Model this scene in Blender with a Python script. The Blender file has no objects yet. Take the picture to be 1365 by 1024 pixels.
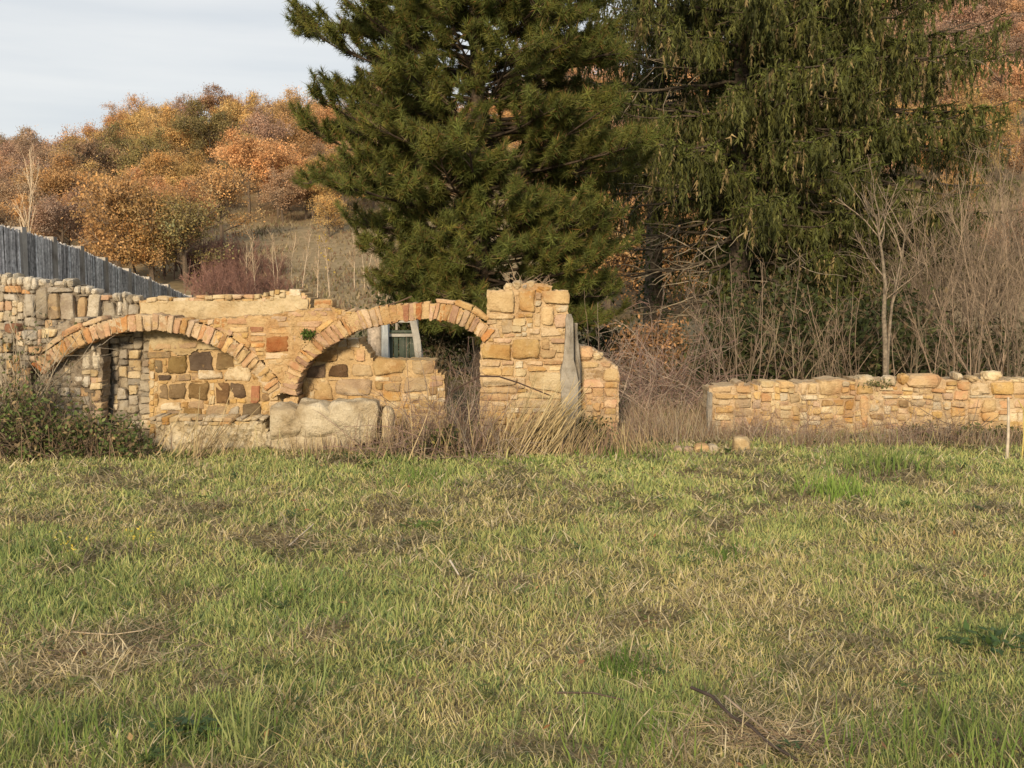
import bpy, math, random
import numpy as np

C = bpy.context.scene.collection
sc = bpy.context.scene
R = np.random.default_rng(11)
random.seed(5)

# ---------------------------------------------------------------- camera, sky, sun, exposure
F_PX, CX, CY, HOR, CAMZ = 1500.0, 682.5, 512.0, 375.0, 1.5
PITCH = math.atan((CY - HOR) / F_PX)
cam = bpy.data.cameras.new('camera')
cam.sensor_width = 36.0
cam.lens = 36.0 * F_PX / 1365.0
cam.clip_start = 0.05
cam.clip_end = 4000
camo = bpy.data.objects.new('camera', cam)
camo.location = (0, 0, CAMZ)
camo.rotation_euler = (math.pi / 2 - PITCH, 0, 0)
C.objects.link(camo)
sc.camera = camo

SUN_EL, SUN_AZ = math.radians(17.5), math.radians(10)      # azimuth: left of straight behind the camera
SKY_CLOUD = 0.60
w = bpy.data.worlds.new("World")
sc.world = w
w.use_nodes = True
nt = w.node_tree
nt.nodes.clear()
def wn(t, **k):
    n = nt.nodes.new(t)
    for a, b in k.items(): setattr(n, a, b)
    return n
out = wn('ShaderNodeOutputWorld')
sky = wn('ShaderNodeTexSky', sky_type='NISHITA')
sky.sun_disc = False
sky.sun_elevation = SUN_EL
sky.sun_rotation = math.pi + SUN_AZ
bg1 = wn('ShaderNodeBackground'); bg1.inputs['Strength'].default_value = 0.10
bg2 = wn('ShaderNodeBackground'); bg2.inputs['Strength'].default_value = SKY_CLOUD
tc = wn('ShaderNodeTexCoord')
mp = wn('ShaderNodeMapping'); mp.inputs['Scale'].default_value = (1.6, 1.6, 16.0)
mp.inputs['Rotation'].default_value = (0.05, 0.06, 0.4)
nz = wn('ShaderNodeTexNoise'); nz.inputs['Scale'].default_value = 1.6; nz.inputs['Detail'].default_value = 5
rp = wn('ShaderNodeValToRGB')
rp.color_ramp.elements[0].position = .35; rp.color_ramp.elements[0].color = (.76, .79, .82, 1)
rp.color_ramp.elements[1].position = .68; rp.color_ramp.elements[1].color = (.93, .93, .92, 1)
mx = wn('ShaderNodeMixShader'); mx.inputs[0].default_value = .90
L = nt.links.new
L(tc.outputs['Generated'], mp.inputs[0]); L(mp.outputs[0], nz.inputs['Vector'])
L(nz.outputs['Fac'], rp.inputs[0]); L(rp.outputs[0], bg2.inputs['Color'])
L(sky.outputs[0], bg1.inputs['Color'])
L(bg1.outputs[0], mx.inputs[1]); L(bg2.outputs[0], mx.inputs[2]); L(mx.outputs[0], out.inputs[0])

sl = bpy.data.lights.new('sun', 'SUN')
sl.energy = 3.25
sl.angle = math.radians(8.0)
sl.color = (1.0, .80, .535)
so = bpy.data.objects.new('sun', sl)
so.rotation_euler = (math.pi / 2 - SUN_EL, 0, -SUN_AZ)
so.location = (-20, -25, 20)
C.objects.link(so)

sc.view_settings.view_transform = 'Standard'
sc.view_settings.look = 'None'
sc.view_settings.exposure = 0.66
sc.view_settings.gamma = 1.0
sc.view_settings.use_curve_mapping = False
sc.render.engine = 'CYCLES'
sc.cycles.max_bounces = 6
sc.cycles.transparent_max_bounces = 4

# ---------------------------------------------------------------- helpers
SP, CP = math.sin(PITCH), math.cos(PITCH)
def P(px, py, Y):
    """world point at depth Y seen at photo pixel px, py (used to measure the place off the photo)"""
    dx = (np.asarray(px, float) - CX) / F_PX
    dy = (CY - np.asarray(py, float)) / F_PX
    t = Y / (dy * SP + CP)
    return np.stack([dx * t, np.broadcast_to(np.asarray(Y, float), np.shape(t)) + 0 * t, CAMZ + (dy * CP - SP) * t], -1)
def proj(p):
    p = np.asarray(p, float)
    y, z = p[..., 1], p[..., 2] - CAMZ
    dep = y * CP - z * SP
    return CX + F_PX * p[..., 0] / dep, CY - F_PX * (y * SP + z * CP) / dep
def G(px, py):
    """point of the flat field seen at a pixel"""
    dx = (px - CX) / F_PX; dy = (CY - py) / F_PX
    t = -CAMZ / (dy * CP - SP)
    return np.array([dx * t, (dy * SP + CP) * t, 0.0])

TAB = np.random.default_rng(3).random((256, 256))
def vnoise(x, y):
    x = np.asarray(x, float); y = np.asarray(y, float)
    xi = np.floor(x).astype(int); yi = np.floor(y).astype(int)
    fx = x - xi; fy = y - yi
    fx = fx * fx * (3 - 2 * fx); fy = fy * fy * (3 - 2 * fy)
    a = TAB[xi % 256, yi % 256]; b = TAB[(xi + 1) % 256, yi % 256]
    c = TAB[xi % 256, (yi + 1) % 256]; d = TAB[(xi + 1) % 256, (yi + 1) % 256]
    return (a * (1 - fx) + b * fx) * (1 - fy) + (c * (1 - fx) + d * fx) * fy
def fbm(x, y, o=3):
    s = 0; a = .5; n = 0
    for k in range(o):
        s = s + a * vnoise(x * 2 ** k + 17.3 * k, y * 2 ** k + 5.1 * k); n += a; a *= .5
    return s / n

def sstep(a, b, x):
    t = np.clip((np.asarray(x, float) - a) / (b - a), 0, 1)
    return t * t * (3 - 2 * t)
RPX = [-900, -300, 0, 130, 200, 430, 600, 820, 1050, 1300, 1700, 2400]
RY = [290, 262, 250, 236, 196, 188, 172, 118, 30, -60, -110, -110]
def terrain(x, y):
    x = np.asarray(x, float); y = np.asarray(y, float)
    px = CX + F_PX * x / np.maximum(y, 40)
    zr = 1.5 + (375 - np.interp(px, RPX, RY)) / 10.0
    t = np.clip((y - 44) / 106.0, 0, 1.25)
    hill = zr * np.where(t < 1, t ** 1.2, 1 - .5 * (t - 1) ** 2) + (fbm(x * .07, y * .07) - .5) * 2.0 * sstep(46, 80, y)
    hill = hill * sstep(40, 60, y)
    bump = (fbm(x * 1.1 + 40, y * 1.1 + 40) - .5) * .07 + (fbm(x * 3.3, y * 3.3) - .5) * .035
    return hill + bump * sstep(-2, 2, y) * (1 - sstep(20, 30, y))

class MB:
    def __init__(s): s.V = []; s.Fa = []; s.Cc = []; s.n = 0
    def add(s, V, Fa, col=None):
        V = np.asarray(V, float).reshape(-1, 3); Fa = np.asarray(Fa, int)
        s.V.append(V); s.Fa.append(Fa + s.n)
        if col is None: col = np.full((len(V), 3), .5)
        col = np.asarray(col, float)
        if col.ndim == 1: col = np.tile(col, (len(V), 1))
        s.Cc.append(col); s.n += len(V)
    def tubes(s, pts, rad, col, sides=3):
        """pts N,K,3  rad N,K  col N,3"""
        pts = np.asarray(pts, float); N, K, _ = pts.shape
        if N == 0: return
        rad = np.broadcast_to(rad, (N, K))
        d = pts[:, -1] - pts[:, 0]
        d = d / (np.linalg.norm(d, axis=1, keepdims=True) + 1e-9)
        ref = np.where(np.abs(d[:, 2:3]) > .8, np.array([[1., 0, 0]]), np.array([[0, 0, 1.]]))
        u = np.cross(d, ref); u /= np.linalg.norm(u, axis=1, keepdims=True) + 1e-9
        v = np.cross(d, u)
        a = np.arange(sides) * 2 * math.pi / sides
        ring = u[:, None, :] * np.cos(a)[None, :, None] + v[:, None, :] * np.sin(a)[None, :, None]
        V = pts[:, :, None, :] + ring[:, None, :, :] * rad[:, :, None, None]
        idx = np.arange(N * K * sides).reshape(N, K, sides)
        A = idx[:, :-1, :]; B = np.roll(A, -1, 2); Dd = idx[:, 1:, :]; E = np.roll(Dd, -1, 2)
        Fa = np.stack([A, Dd, E, B], -1).reshape(-1, 4)
        col = np.broadcast_to(np.asarray(col, float), (N, 3))
        s.add(V, Fa, np.repeat(col, K * sides, 0))
    def quads(s, c, u, v, col):
        """rhombus leaves: centre, half axes"""
        c = np.asarray(c, float)
        V = np.stack([c - u, c + v * .8 - u * .05, c + u, c - v * .8 - u * .05], 1)
        n = len(c)
        s.add(V, np.arange(n * 4).reshape(n, 4), np.repeat(np.broadcast_to(col, (n, 3)), 4, 0))
    def tris(s, T, col):
        n = len(T)
        s.add(T, np.arange(n * 3).reshape(n, 3), np.repeat(np.broadcast_to(col, (n, 3)), 3, 0))
    def mesh(s, name, mats, origin=(0, 0, 0), smooth=False):
        V = np.concatenate(s.V) - np.asarray(origin, float)
        me = bpy.data.meshes.new(name)
        me.vertices.add(len(V)); me.vertices.foreach_set('co', V.astype(np.float32).ravel())
        loops = np.concatenate([f.ravel() for f in s.Fa])
        tot = np.concatenate([np.full(len(f), f.shape[1]) for f in s.Fa])
        st = np.concatenate([[0], np.cumsum(tot)[:-1]])
        me.loops.add(len(loops)); me.loops.foreach_set('vertex_index', loops.astype(np.int32))
        me.polygons.add(len(tot)); me.polygons.foreach_set('loop_start', st.astype(np.int32))
        me.polygons.foreach_set('loop_total', tot.astype(np.int32))
        at = me.attributes.new('col', 'FLOAT_COLOR', 'POINT')
        cc = np.concatenate(s.Cc); cc = np.concatenate([cc, np.ones((len(cc), 1))], 1)
        at.data.foreach_set('color', cc.astype(np.float32).ravel())
        me.update(calc_edges=True)
        me.polygons.foreach_set('use_smooth', np.full(len(tot), smooth))
        for m in (mats if isinstance(mats, (list, tuple)) else [mats]): me.materials.append(m)
        return me

def tag(o, label=None, cat=None, group=None, kind=None):
    if label: o['label'] = label
    if cat: o['category'] = cat
    if group: o['group'] = group
    if kind: o['kind'] = kind
    return o
def empty(name, loc, label, cat, group=None):
    o = bpy.data.objects.new(name, None)
    o.empty_display_size = .2
    o.location = tuple(float(a) for a in loc)
    C.objects.link(o)
    return tag(o, label, cat, group)
def obj(name, mb, mat, parent=None, origin=None, smooth=False):
    """mb is in world coordinates; the object's origin goes to origin, kept relative to its parents"""
    base = np.zeros(3); q = parent
    while q is not None:
        base += np.array(q.location); q = q.parent
    o3 = base if origin is None else np.asarray(origin, float)
    if parent is None and origin is None: o3 = np.zeros(3)
    o = bpy.data.objects.new(name, mb.mesh(name, mat, o3, smooth))
    o.location = tuple(o3 - base)
    C.objects.link(o)
    if parent is not None: o.parent = parent
    return o
def copy_tree(o, parent=None):
    c = o.copy(); C.objects.link(c)
    if parent is not None: c.parent = parent
    for ch in list(o.children): copy_tree(ch, c)
    return c
def unit(a): return a / (np.linalg.norm(a, axis=-1, keepdims=True) + 1e-9)
def rdirs(n): return unit(R.normal(size=(n, 3)))

# ---------------------------------------------------------------- materials
def newmat(name):
    m = bpy.data.materials.new(name); m.use_nodes = True
    t = m.node_tree; t.nodes.clear()
    return m, t
def N(t, ty, **k):
    n = t.nodes.new(ty)
    for a, b in k.items():
        if a.startswith('i_'): n.inputs[a[2:].replace('_', ' ')].default_value = b
        else: setattr(n, a, b)
    return n
def mixc(t, fac, a, b, blend='MIX'):
    n = t.nodes.new('ShaderNodeMix'); n.data_type = 'RGBA'; n.blend_type = blend
    for s_, v_ in ((0, fac), (6, a), (7, b)):
        if hasattr(v_, 'is_linked') or hasattr(v_, 'links'): t.links.new(v_, n.inputs[s_])
        elif s_ == 0: n.inputs[0].default_value = v_
        else: n.inputs[s_].default_value = (*v_[:3], 1)
    return n.outputs[2]
def ramp(t, src, p0, p1, c0=(0, 0, 0), c1=(1, 1, 1)):
    r = t.nodes.new('ShaderNodeValToRGB')
    r.color_ramp.elements[0].position = p0; r.color_ramp.elements[1].position = p1
    r.color_ramp.elements[0].color = (*c0, 1); r.color_ramp.elements[1].color = (*c1, 1)
    t.links.new(src, r.inputs[0]); return r.outputs[0]
STONE_K = .88
def stone_mat(name, c1, c2, c3=None, bump=.8, var=.35, speck=.5, scale=1.0, smear=None, sm_lo=.535):
    m, t = newmat(name)
    c1, c2 = (tuple(a * STONE_K for a in q_) for q_ in (c1, c2)); c3 = c3 and tuple(a * STONE_K for a in c3); smear = smear and tuple(a * STONE_K for a in smear)
    geo = N(t, 'ShaderNodeNewGeometry'); oi = N(t, 'ShaderNodeObjectInfo')
    pos = geo.outputs['Position']
    n1 = N(t, 'ShaderNodeTexNoise', i_Scale=9 * scale, i_Detail=6.0, i_Roughness=.62)
    n2 = N(t, 'ShaderNodeTexNoise', i_Scale=46 * scale, i_Detail=5.0, i_Roughness=.7)
    n3 = N(t, 'ShaderNodeTexNoise', i_Scale=3.2 * scale, i_Detail=4.0)
    vo = N(t, 'ShaderNodeTexVoronoi', i_Scale=70 * scale)
    for n in (n1, n2, n3, vo): t.links.new(pos, n.inputs['Vector'])
    col = mixc(t, ramp(t, n1.outputs[0], .36, .66), c1, c2)
    if c3: col = mixc(t, ramp(t, n3.outputs[0], .5, .66), col, c3)
    # dark pits and pale grains of the stone itself
    col = mixc(t, ramp(t, n2.outputs[0], .62, .74, (0, 0, 0), (speck,) * 3), col, tuple(min(1, a * 1.5 + .05) for a in c2))
    col = mixc(t, ramp(t, n2.outputs[0], .28, .40, (speck,) * 3, (0, 0, 0)), col, tuple(a * .4 for a in c1))
    hv = N(t, 'ShaderNodeHueSaturation')
    mr = N(t, 'ShaderNodeMapRange'); mr.inputs[3].default_value = 1 - var; mr.inputs[4].default_value = 1 + var * .7
    t.links.new(oi.outputs['Random'], mr.inputs[0]); t.links.new(mr.outputs[0], hv.inputs['Value'])
    mul = N(t, 'ShaderNodeMath', operation='MULTIPLY'); mul.inputs[1].default_value = 7.31
    fr = N(t, 'ShaderNodeMath', operation='FRACT')
    t.links.new(oi.outputs['Random'], mul.inputs[0]); t.links.new(mul.outputs[0], fr.inputs[0])
    m2 = N(t, 'ShaderNodeMapRange'); m2.inputs[3].default_value = .70; m2.inputs[4].default_value = 1.06
    t.links.new(fr.outputs[0], m2.inputs[0]); t.links.new(m2.outputs[0], hv.inputs['Saturation'])
    t.links.new(col, hv.inputs['Color'])
    colout = hv.outputs[0]
    if smear:      # lime mortar smeared over the stone faces
        n5 = N(t, 'ShaderNodeTexNoise', i_Scale=13.0, i_Detail=7.0, i_Roughness=.68); t.links.new(pos, n5.inputs['Vector'])
        n6 = N(t, 'ShaderNodeTexNoise', i_Scale=60.0, i_Detail=4.0, i_Roughness=.7); t.links.new(pos, n6.inputs['Vector'])
        mcol = mixc(t, ramp(t, n6.outputs[0], .35, .65), tuple(a * .82 for a in smear), tuple(min(1, a * 1.12) for a in smear))
        colout = mixc(t, ramp(t, n5.outputs[0], sm_lo, sm_lo + .09, (0, 0, 0), (.85,) * 3), colout, mcol)
    n7 = N(t, 'ShaderNodeTexNoise', i_Scale=6.5, i_Detail=8.0, i_Roughness=.75); t.links.new(pos, n7.inputs['Vector'])
    colout = mixc(t, ramp(t, n7.outputs[0], .52, .70, (0, 0, 0), (.8,) * 3), colout, mixc(t, 1.0, colout, (.56, .53, .50), 'MULTIPLY'))
    n8 = N(t, 'ShaderNodeTexNoise', i_Scale=28.0, i_Detail=5.0, i_Roughness=.8); t.links.new(pos, n8.inputs['Vector'])
    colout = mixc(t, ramp(t, n8.outputs[0], .62, .70, (0, 0, 0), (.55,) * 3), colout, (.46, .41, .33))
    ad = N(t, 'ShaderNodeMath', operation='ADD')
    t.links.new(n1.outputs[0], ad.inputs[0])
    ml = N(t, 'ShaderNodeMath', operation='MULTIPLY'); ml.inputs[1].default_value = .45
    t.links.new(n2.outputs[0], ml.inputs[0]); t.links.new(ml.outputs[0], ad.inputs[1])
    bp = N(t, 'ShaderNodeBump', i_Strength=bump, i_Distance=.05)
    t.links.new(ad.outputs[0], bp.inputs['Height'])
    b = N(t, 'ShaderNodeBsdfPrincipled', i_Roughness=.95)
    b.inputs['Specular IOR Level'].default_value = .15
    t.links.new(colout, b.inputs['Base Color']); t.links.new(bp.outputs[0], b.inputs['Normal'])
    o = N(t, 'ShaderNodeOutputMaterial'); t.links.new(b.outputs[0], o.inputs[0])
    return m
M = {}
SM = (.60, .43, .23)
M['y'] = stone_mat('sandstone_yellow', (.52, .345, .145), (.64, .46, .225), (.46, .26, .10), var=.22, smear=SM)
M['o'] = stone_mat('brick_orange', (.48, .235, .095), (.58, .33, .15), (.62, .44, .22), var=.2, smear=SM)
M['r'] = stone_mat('brick_red', (.36, .135, .055), (.44, .20, .085), (.48, .27, .12), var=.22, smear=(.58, .38, .19))
M['s'] = stone_mat('brick_mortar_stained', (.57, .365, .165), (.66, .47, .24), (.50, .275, .115), var=.18, smear=SM)
M['w'] = stone_mat('limestone_pale', (.60, .47, .28), (.71, .59, .39), (.52, .38, .20), var=.2, smear=SM)
M['p'] = stone_mat('brick_pink', (.52, .295, .155), (.61, .40, .22), (.62, .46, .26), var=.2, smear=SM)
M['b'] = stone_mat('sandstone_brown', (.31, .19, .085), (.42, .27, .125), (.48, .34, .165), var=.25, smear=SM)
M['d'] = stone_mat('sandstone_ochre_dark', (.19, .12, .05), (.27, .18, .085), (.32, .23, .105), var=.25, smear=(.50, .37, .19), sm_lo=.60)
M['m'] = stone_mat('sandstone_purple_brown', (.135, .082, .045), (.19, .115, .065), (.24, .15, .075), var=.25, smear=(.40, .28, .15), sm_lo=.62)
M['g'] = stone_mat('stone_grey', (.36, .305, .23), (.50, .44, .34), (.27, .21, .155), var=.3, smear=(.46, .39, .28))
M['white'] = stone_mat('capstone_white', (.56, .48, .36), (.70, .63, .50), (.40, .33, .23), var=.25)
M['mortar'] = stone_mat('lime_mortar', (.53, .37, .185), (.64, .47, .265), (.46, .28, .12), bump=.9, var=0)
M['mortar_red'] = stone_mat('earth_mortar', (.50, .325, .15), (.62, .44, .235), (.44, .235, .095), bump=.9, var=0)
M['mortar_grey'] = stone_mat('old_mortar_grey', (.27, .215, .155), (.40, .34, .26), (.21, .155, .10), bump=.9, var=0)
M['plaster'] = stone_mat('weathered_plaster', (.46, .37, .22), (.56, .46, .30), (.41, .30, .16), bump=.45, var=0, speck=.35)
M['boulder'] = stone_mat('boulder_stone', (.60, .50, .335), (.72, .625, .45), (.47, .365, .22), bump=1.0, var=.1, scale=1.2, speck=.9)
M['concrete'] = stone_mat('concrete_post', (.44, .39, .33), (.53, .475, .41), (.34, .29, .25), bump=.3, var=.15)
M['greywood'] = stone_mat('weathered_grey_wood', (.33, .30, .255), (.43, .39, .33), (.26, .225, .18), bump=.5, var=.1)
M['whitepaint'] = stone_mat('old_white_paint', (.34, .33, .29), (.46, .44, .39), (.46, .42, .35), bump=.2, var=.1)
M['bluepaint'] = stone_mat('pale_blue_paint', (.38, .41, .43), (.46, .49, .51), (.36, .37, .37), bump=.2, var=.1)
M['greenpaint'] = stone_mat('dark_green_paint', (.055, .075, .06), (.085, .11, .085), (.12, .12, .10), bump=.2, var=.1)

def attr_mat(name, trans=.25, rough=.75, noise=.35, nscale=9.0, rnd=0.0, tint=(1, 1, 1), spec=.2):
    """colour comes from the per-leaf attribute; light passes through thin leaves"""
    m, t = newmat(name)
    a = N(t, 'ShaderNodeAttribute', attribute_name='col')
    geo = N(t, 'ShaderNodeNewGeometry')
    n1 = N(t, 'ShaderNodeTexNoise', i_Scale=nscale, i_Detail=3.0)
    t.links.new(geo.outputs['Position'], n1.inputs['Vector'])
    f = ramp(t, n1.outputs[0], .3, .7, (1 - noise,) * 3, (1 + noise * .6,) * 3)
    col = mixc(t, 1.0, a.outputs['Color'], f, 'MULTIPLY')
    col = mixc(t, 1.0, col, tint, 'MULTIPLY')
    if rnd:
        oi = N(t, 'ShaderNodeObjectInfo')
        hv = N(t, 'ShaderNodeHueSaturation')
        mr = N(t, 'ShaderNodeMapRange'); mr.inputs[3].default_value = 1 - rnd; mr.inputs[4].default_value = 1 + rnd
        t.links.new(oi.outputs['Random'], mr.inputs[0]); t.links.new(mr.outputs[0], hv.inputs['Value'])
        m3 = N(t, 'ShaderNodeMapRange'); m3.inputs[3].default_value = .5 - rnd * .025; m3.inputs[4].default_value = .5 + rnd * .025
        mul = N(t, 'ShaderNodeMath', operation='MULTIPLY'); mul.inputs[1].default_value = 9.7
        fr = N(t, 'ShaderNodeMath', operation='FRACT')
        t.links.new(oi.outputs['Random'], mul.inputs[0]); t.links.new(mul.outputs[0], fr.inputs[0])
        t.links.new(fr.outputs[0], m3.inputs[0]); t.links.new(m3.outputs[0], hv.inputs['Hue'])
        t.links.new(col, hv.inputs['Color']); col = hv.outputs[0]
    b = N(t, 'ShaderNodeBsdfPrincipled', i_Roughness=rough)
    b.inputs['Specular IOR Level'].default_value = spec
    t.links.new(col, b.inputs['Base Color'])
    o = N(t, 'ShaderNodeOutputMaterial')
    if trans > 0:
        tr = N(t, 'ShaderNodeBsdfTranslucent'); t.links.new(col, tr.inputs[0])
        mxs = N(t, 'ShaderNodeMixShader'); mxs.inputs[0].default_value = trans
        t.links.new(b.outputs[0], mxs.inputs[1]); t.links.new(tr.outputs[0], mxs.inputs[2])
        t.links.new(mxs.outputs[0], o.inputs[0])
    else: t.links.new(b.outputs[0], o.inputs[0])
    return m
M['grass'] = attr_mat('grass_blades', .3, .7, .2, 5.0)
M['leaf'] = attr_mat('leaves', .25, .6, .3, 6.0)
M['needle'] = attr_mat('needles', .12, .6, .3, 2.5)
M['twig'] = attr_mat('twigs', 0, .9, .35, 14.0, rnd=.15)
M['bark'] = attr_mat('bark', 0, .95, .5, 30.0)
AUT = {'rust': (.53, .315, .18), 'golden': (.57, .37, .15), 'brown': (.41, .285, .18), 'olive': (.28, .225, .095), 'orange': (.59, .345, .16), 'pinkish': (.43, .285, .20)}
for k, v in AUT.items(): M['aut_' + k] = attr_mat('autumn_leaves_' + k, .25, .8, .3, .5, rnd=.26, tint=v)
M['reed'] = attr_mat('reed_screen', 0, .9, .5, 22.0)

# ---------------------------------------------------------------- the ground
def ground_mat():
    m, t = newmat('field_and_hill_ground')
    geo = N(t, 'ShaderNodeNewGeometry'); pos = geo.outputs['Position']
    n1 = N(t, 'ShaderNodeTexNoise', i_Scale=1.7, i_Detail=6.0); n2 = N(t, 'ShaderNodeTexNoise', i_Scale=24.0, i_Detail=6.0)
    n3 = N(t, 'ShaderNodeTexNoise', i_Scale=.12, i_Detail=6.0); n4 = N(t, 'ShaderNodeTexNoise', i_Scale=1.3, i_Detail=8.0, i_Roughness=.7)
    for n in (n1, n2, n3, n4): t.links.new(pos, n.inputs['Vector'])
    thatch = mixc(t, ramp(t, n2.outputs[0], .35, .65), (.10, .08, .042), (.27, .215, .115))
    mossy = mixc(t, ramp(t, n2.outputs[0], .35, .65), (.07, .085, .028), (.17, .18, .065))
    near = mixc(t, ramp(t, n1.outputs[0], .38, .58), mossy, thatch)
    mead = mixc(t, ramp(t, n4.outputs[0], .35, .65), (.185, .145, .085), (.30, .235, .145))
    lit = mixc(t, ramp(t, n4.outputs[0], .35, .65), (.16, .09, .045), (.26, .15, .07))
    far = mixc(t, ramp(t, n3.outputs[0], .45, .6), mead, lit)
    sp = N(t, 'ShaderNodeSeparateXYZ'); t.links.new(pos, sp.inputs[0])
    mr = N(t, 'ShaderNodeMapRange'); mr.inputs[1].default_value = 14; mr.inputs[2].default_value = 40
    t.links.new(sp.outputs['Y'], mr.inputs[0])
    mm = N(t, 'ShaderNodeMapRange'); mm.inputs[1].default_value = 84; mm.inputs[2].default_value = 92
    t.links.new(sp.outputs['Y'], mm.inputs[0])
    hillc = mixc(t, mm.outputs[0], mead, far)
    col = mixc(t, mr.outputs[0], near, hillc)
    bp = N(t, 'ShaderNodeBump', i_Strength=.6, i_Distance=.05); t.links.new(n2.outputs[0], bp.inputs['Height'])
    b = N(t, 'ShaderNodeBsdfPrincipled', i_Roughness=1.0); b.inputs['Specular IOR Level'].default_value = .05
    t.links.new(col, b.inputs['Base Color']); t.links.new(bp.outputs[0], b.inputs['Normal'])
    o = N(t, 'ShaderNodeOutputMaterial'); t.links.new(b.outputs[0], o.inputs[0])
    return m
def graded(lo, hi, a, b, step, growth=1.18):
    v = list(np.arange(a, b + 1e-6, step)); s = step
    while v[-1] < hi: s *= growth; v.append(v[-1] + s)
    s = step
    while v[0] > lo: s *= growth; v.insert(0, v[0] - s)
    return np.array(v)
gx = graded(-900, 900, -8, 8, .18, 1.09); gy = graded(-300, 1500, 2, 15, .18, 1.07)
XX, YY = np.meshgrid(gx, gy)
mb = MB()
idx = np.arange(XX.size).reshape(XX.shape)
mb.add(np.stack([XX, YY, terrain(XX, YY)], -1), np.stack([idx[:-1, :-1], idx[:-1, 1:], idx[1:, 1:], idx[1:, :-1]], -1).reshape(-1, 4))
g = obj('ground', mb, ground_mat(), smooth=True); g['kind'] = 'structure'

def blob(center, rad, seed, sub=22, amp=.16, box=3.2):
    rs = np.random.default_rng(seed)
    a = np.linspace(0, math.pi, sub); b = np.linspace(0, 2 * math.pi, sub * 2, endpoint=False)
    A, B = np.meshgrid(a, b, indexing='ij')
    d = np.stack([np.sin(A) * np.cos(B), np.sin(A) * np.sin(B), np.cos(A)], -1)
    s = (np.abs(d) ** box).sum(-1) ** (-1 / box)
    k = rs.uniform(0, 50, 3)
    nn = fbm(d[..., 0] * 1.7 + k[0] + d[..., 2], d[..., 1] * 1.7 + k[1] - d[..., 2] * 1.3, 4) - .5
    V = d * (s * (1 + nn * amp * 2))[..., None] * np.asarray(rad)
    n = V.shape
    idx = np.arange(n[0] * n[1]).reshape(n[:2]); nx = np.roll(idx, -1, 1)
    f = np.stack([idx[:-1], idx[1:], nx[1:], nx[:-1]], -1).reshape(-1, 4)
    return V.reshape(-1, 3) + np.asarray(center), f
def rock(center, rad, seed, cuts=14, **k):
    rs = np.random.default_rng(seed + 500)
    V, f = blob((0, 0, 0), (1, 1, 1), seed, **k)
    for _ in range(cuts):
        d = unit(rs.normal(size=3)); dist = rs.uniform(.72, .98) * np.abs(d).sum() ** .55
        h = V @ d - dist
        V = V - np.where(h > 0, h * .93, 0)[:, None] * d
    V += rs.normal(0, .008, V.shape)
    return V * np.asarray(rad) + np.asarray(center), f
def px_rock(x0, y0, x1, y1, Y, dep, seed, **k):
    a = P(x0, y0, Y); b = P(x1, y1, Y)
    return rock([(a[0] + b[0]) / 2, Y + dep, (a[2] + b[2]) / 2], [(b[0] - a[0]) / 2, dep, (a[2] - b[2]) / 2], seed, **k)
def px_blob(x0, y0, x1, y1, Y, dep, seed, **k):
    a = P(x0, y0, Y); b = P(x1, y1, Y)
    return blob([(a[0] + b[0]) / 2, Y + dep, (a[2] + b[2]) / 2], [(b[0] - a[0]) / 2, dep, (a[2] - b[2]) / 2], seed, **k)
# ---------------------------------------------------------------- stonework
def inpoly(poly, X, Y):
    poly = np.asarray(poly, float); r = np.zeros(X.shape, bool)
    n = len(poly)
    for i in range(n):
        x0, y0 = poly[i]; x1, y1 = poly[(i + 1) % n]
        if y0 == y1: continue
        c = ((y0 > Y) != (y1 > Y)) & (X < (x1 - x0) * (Y - y0) / (y1 - y0) + x0)
        r ^= c
    return r
def wall_body(name, polys, Y, depth, mat, parent, cell=2.5, disp=.012, holes=(), z_jit=.7):
    polys = [np.asarray(p, float) for p in polys]
    allp = np.concatenate(polys)
    x0, y0 = allp.min(0) - cell; x1, y1 = allp.max(0) + cell
    xs = np.arange(x0, x1 + cell, cell); ys = np.arange(y0, y1 + cell, cell)
    cxx, cyy = np.meshgrid((xs[:-1] + xs[1:]) / 2, (ys[:-1] + ys[1:]) / 2)
    m = np.zeros(cxx.shape, bool)
    for p in polys: m |= inpoly(p, cxx, cyy)
    for p in holes: m &= ~inpoly(p, cxx, cyy)
    VX, VY = np.meshgrid(xs, ys)
    jx = VX + R.uniform(-z_jit, z_jit, VX.shape) * cell * .5; jy = VY + R.uniform(-z_jit, z_jit, VX.shape) * cell * .5
    W = P(jx, jy, Y)
    W[..., 1] += (fbm(VX * .09, VY * .09) - .5) * 4 * disp + R.normal(0, disp * .3, VX.shape)
    B = W.copy(); B[..., 1] = Y + depth
    n = VX.size
    id0 = np.arange(n).reshape(VX.shape)
    def q(mask, a, b, c, d): return np.stack([a[mask], b[mask], c[mask], d[mask]], -1)
    tl, tr, bl, br = id0[:-1, :-1], id0[:-1, 1:], id0[1:, :-1], id0[1:, 1:]
    fs = [q(m, tl, bl, br, tr), q(m, tl + n, tr + n, br + n, bl + n)]
    pad = np.pad(m, 1)
    up = m & ~pad[:-2, 1:-1]; dn = m & ~pad[2:, 1:-1]; lf = m & ~pad[1:-1, :-2]; rt = m & ~pad[1:-1, 2:]
    fs += [q(up, tl, tr, tr + n, tl + n), q(dn, br, bl, bl + n, br + n), q(lf, bl, tl, tl + n, bl + n), q(rt, tr, br, br + n, tr + n)]
    fs = np.concatenate(fs)
    used = np.unique(fs); rm = np.zeros(2 * n, int); rm[used] = np.arange(len(used))
    V = np.concatenate([W.reshape(-1, 3), B.reshape(-1, 3)])[used]
    mb = MB(); mb.add(V, rm[fs])
    return obj(name, mb, mat, parent)

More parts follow.
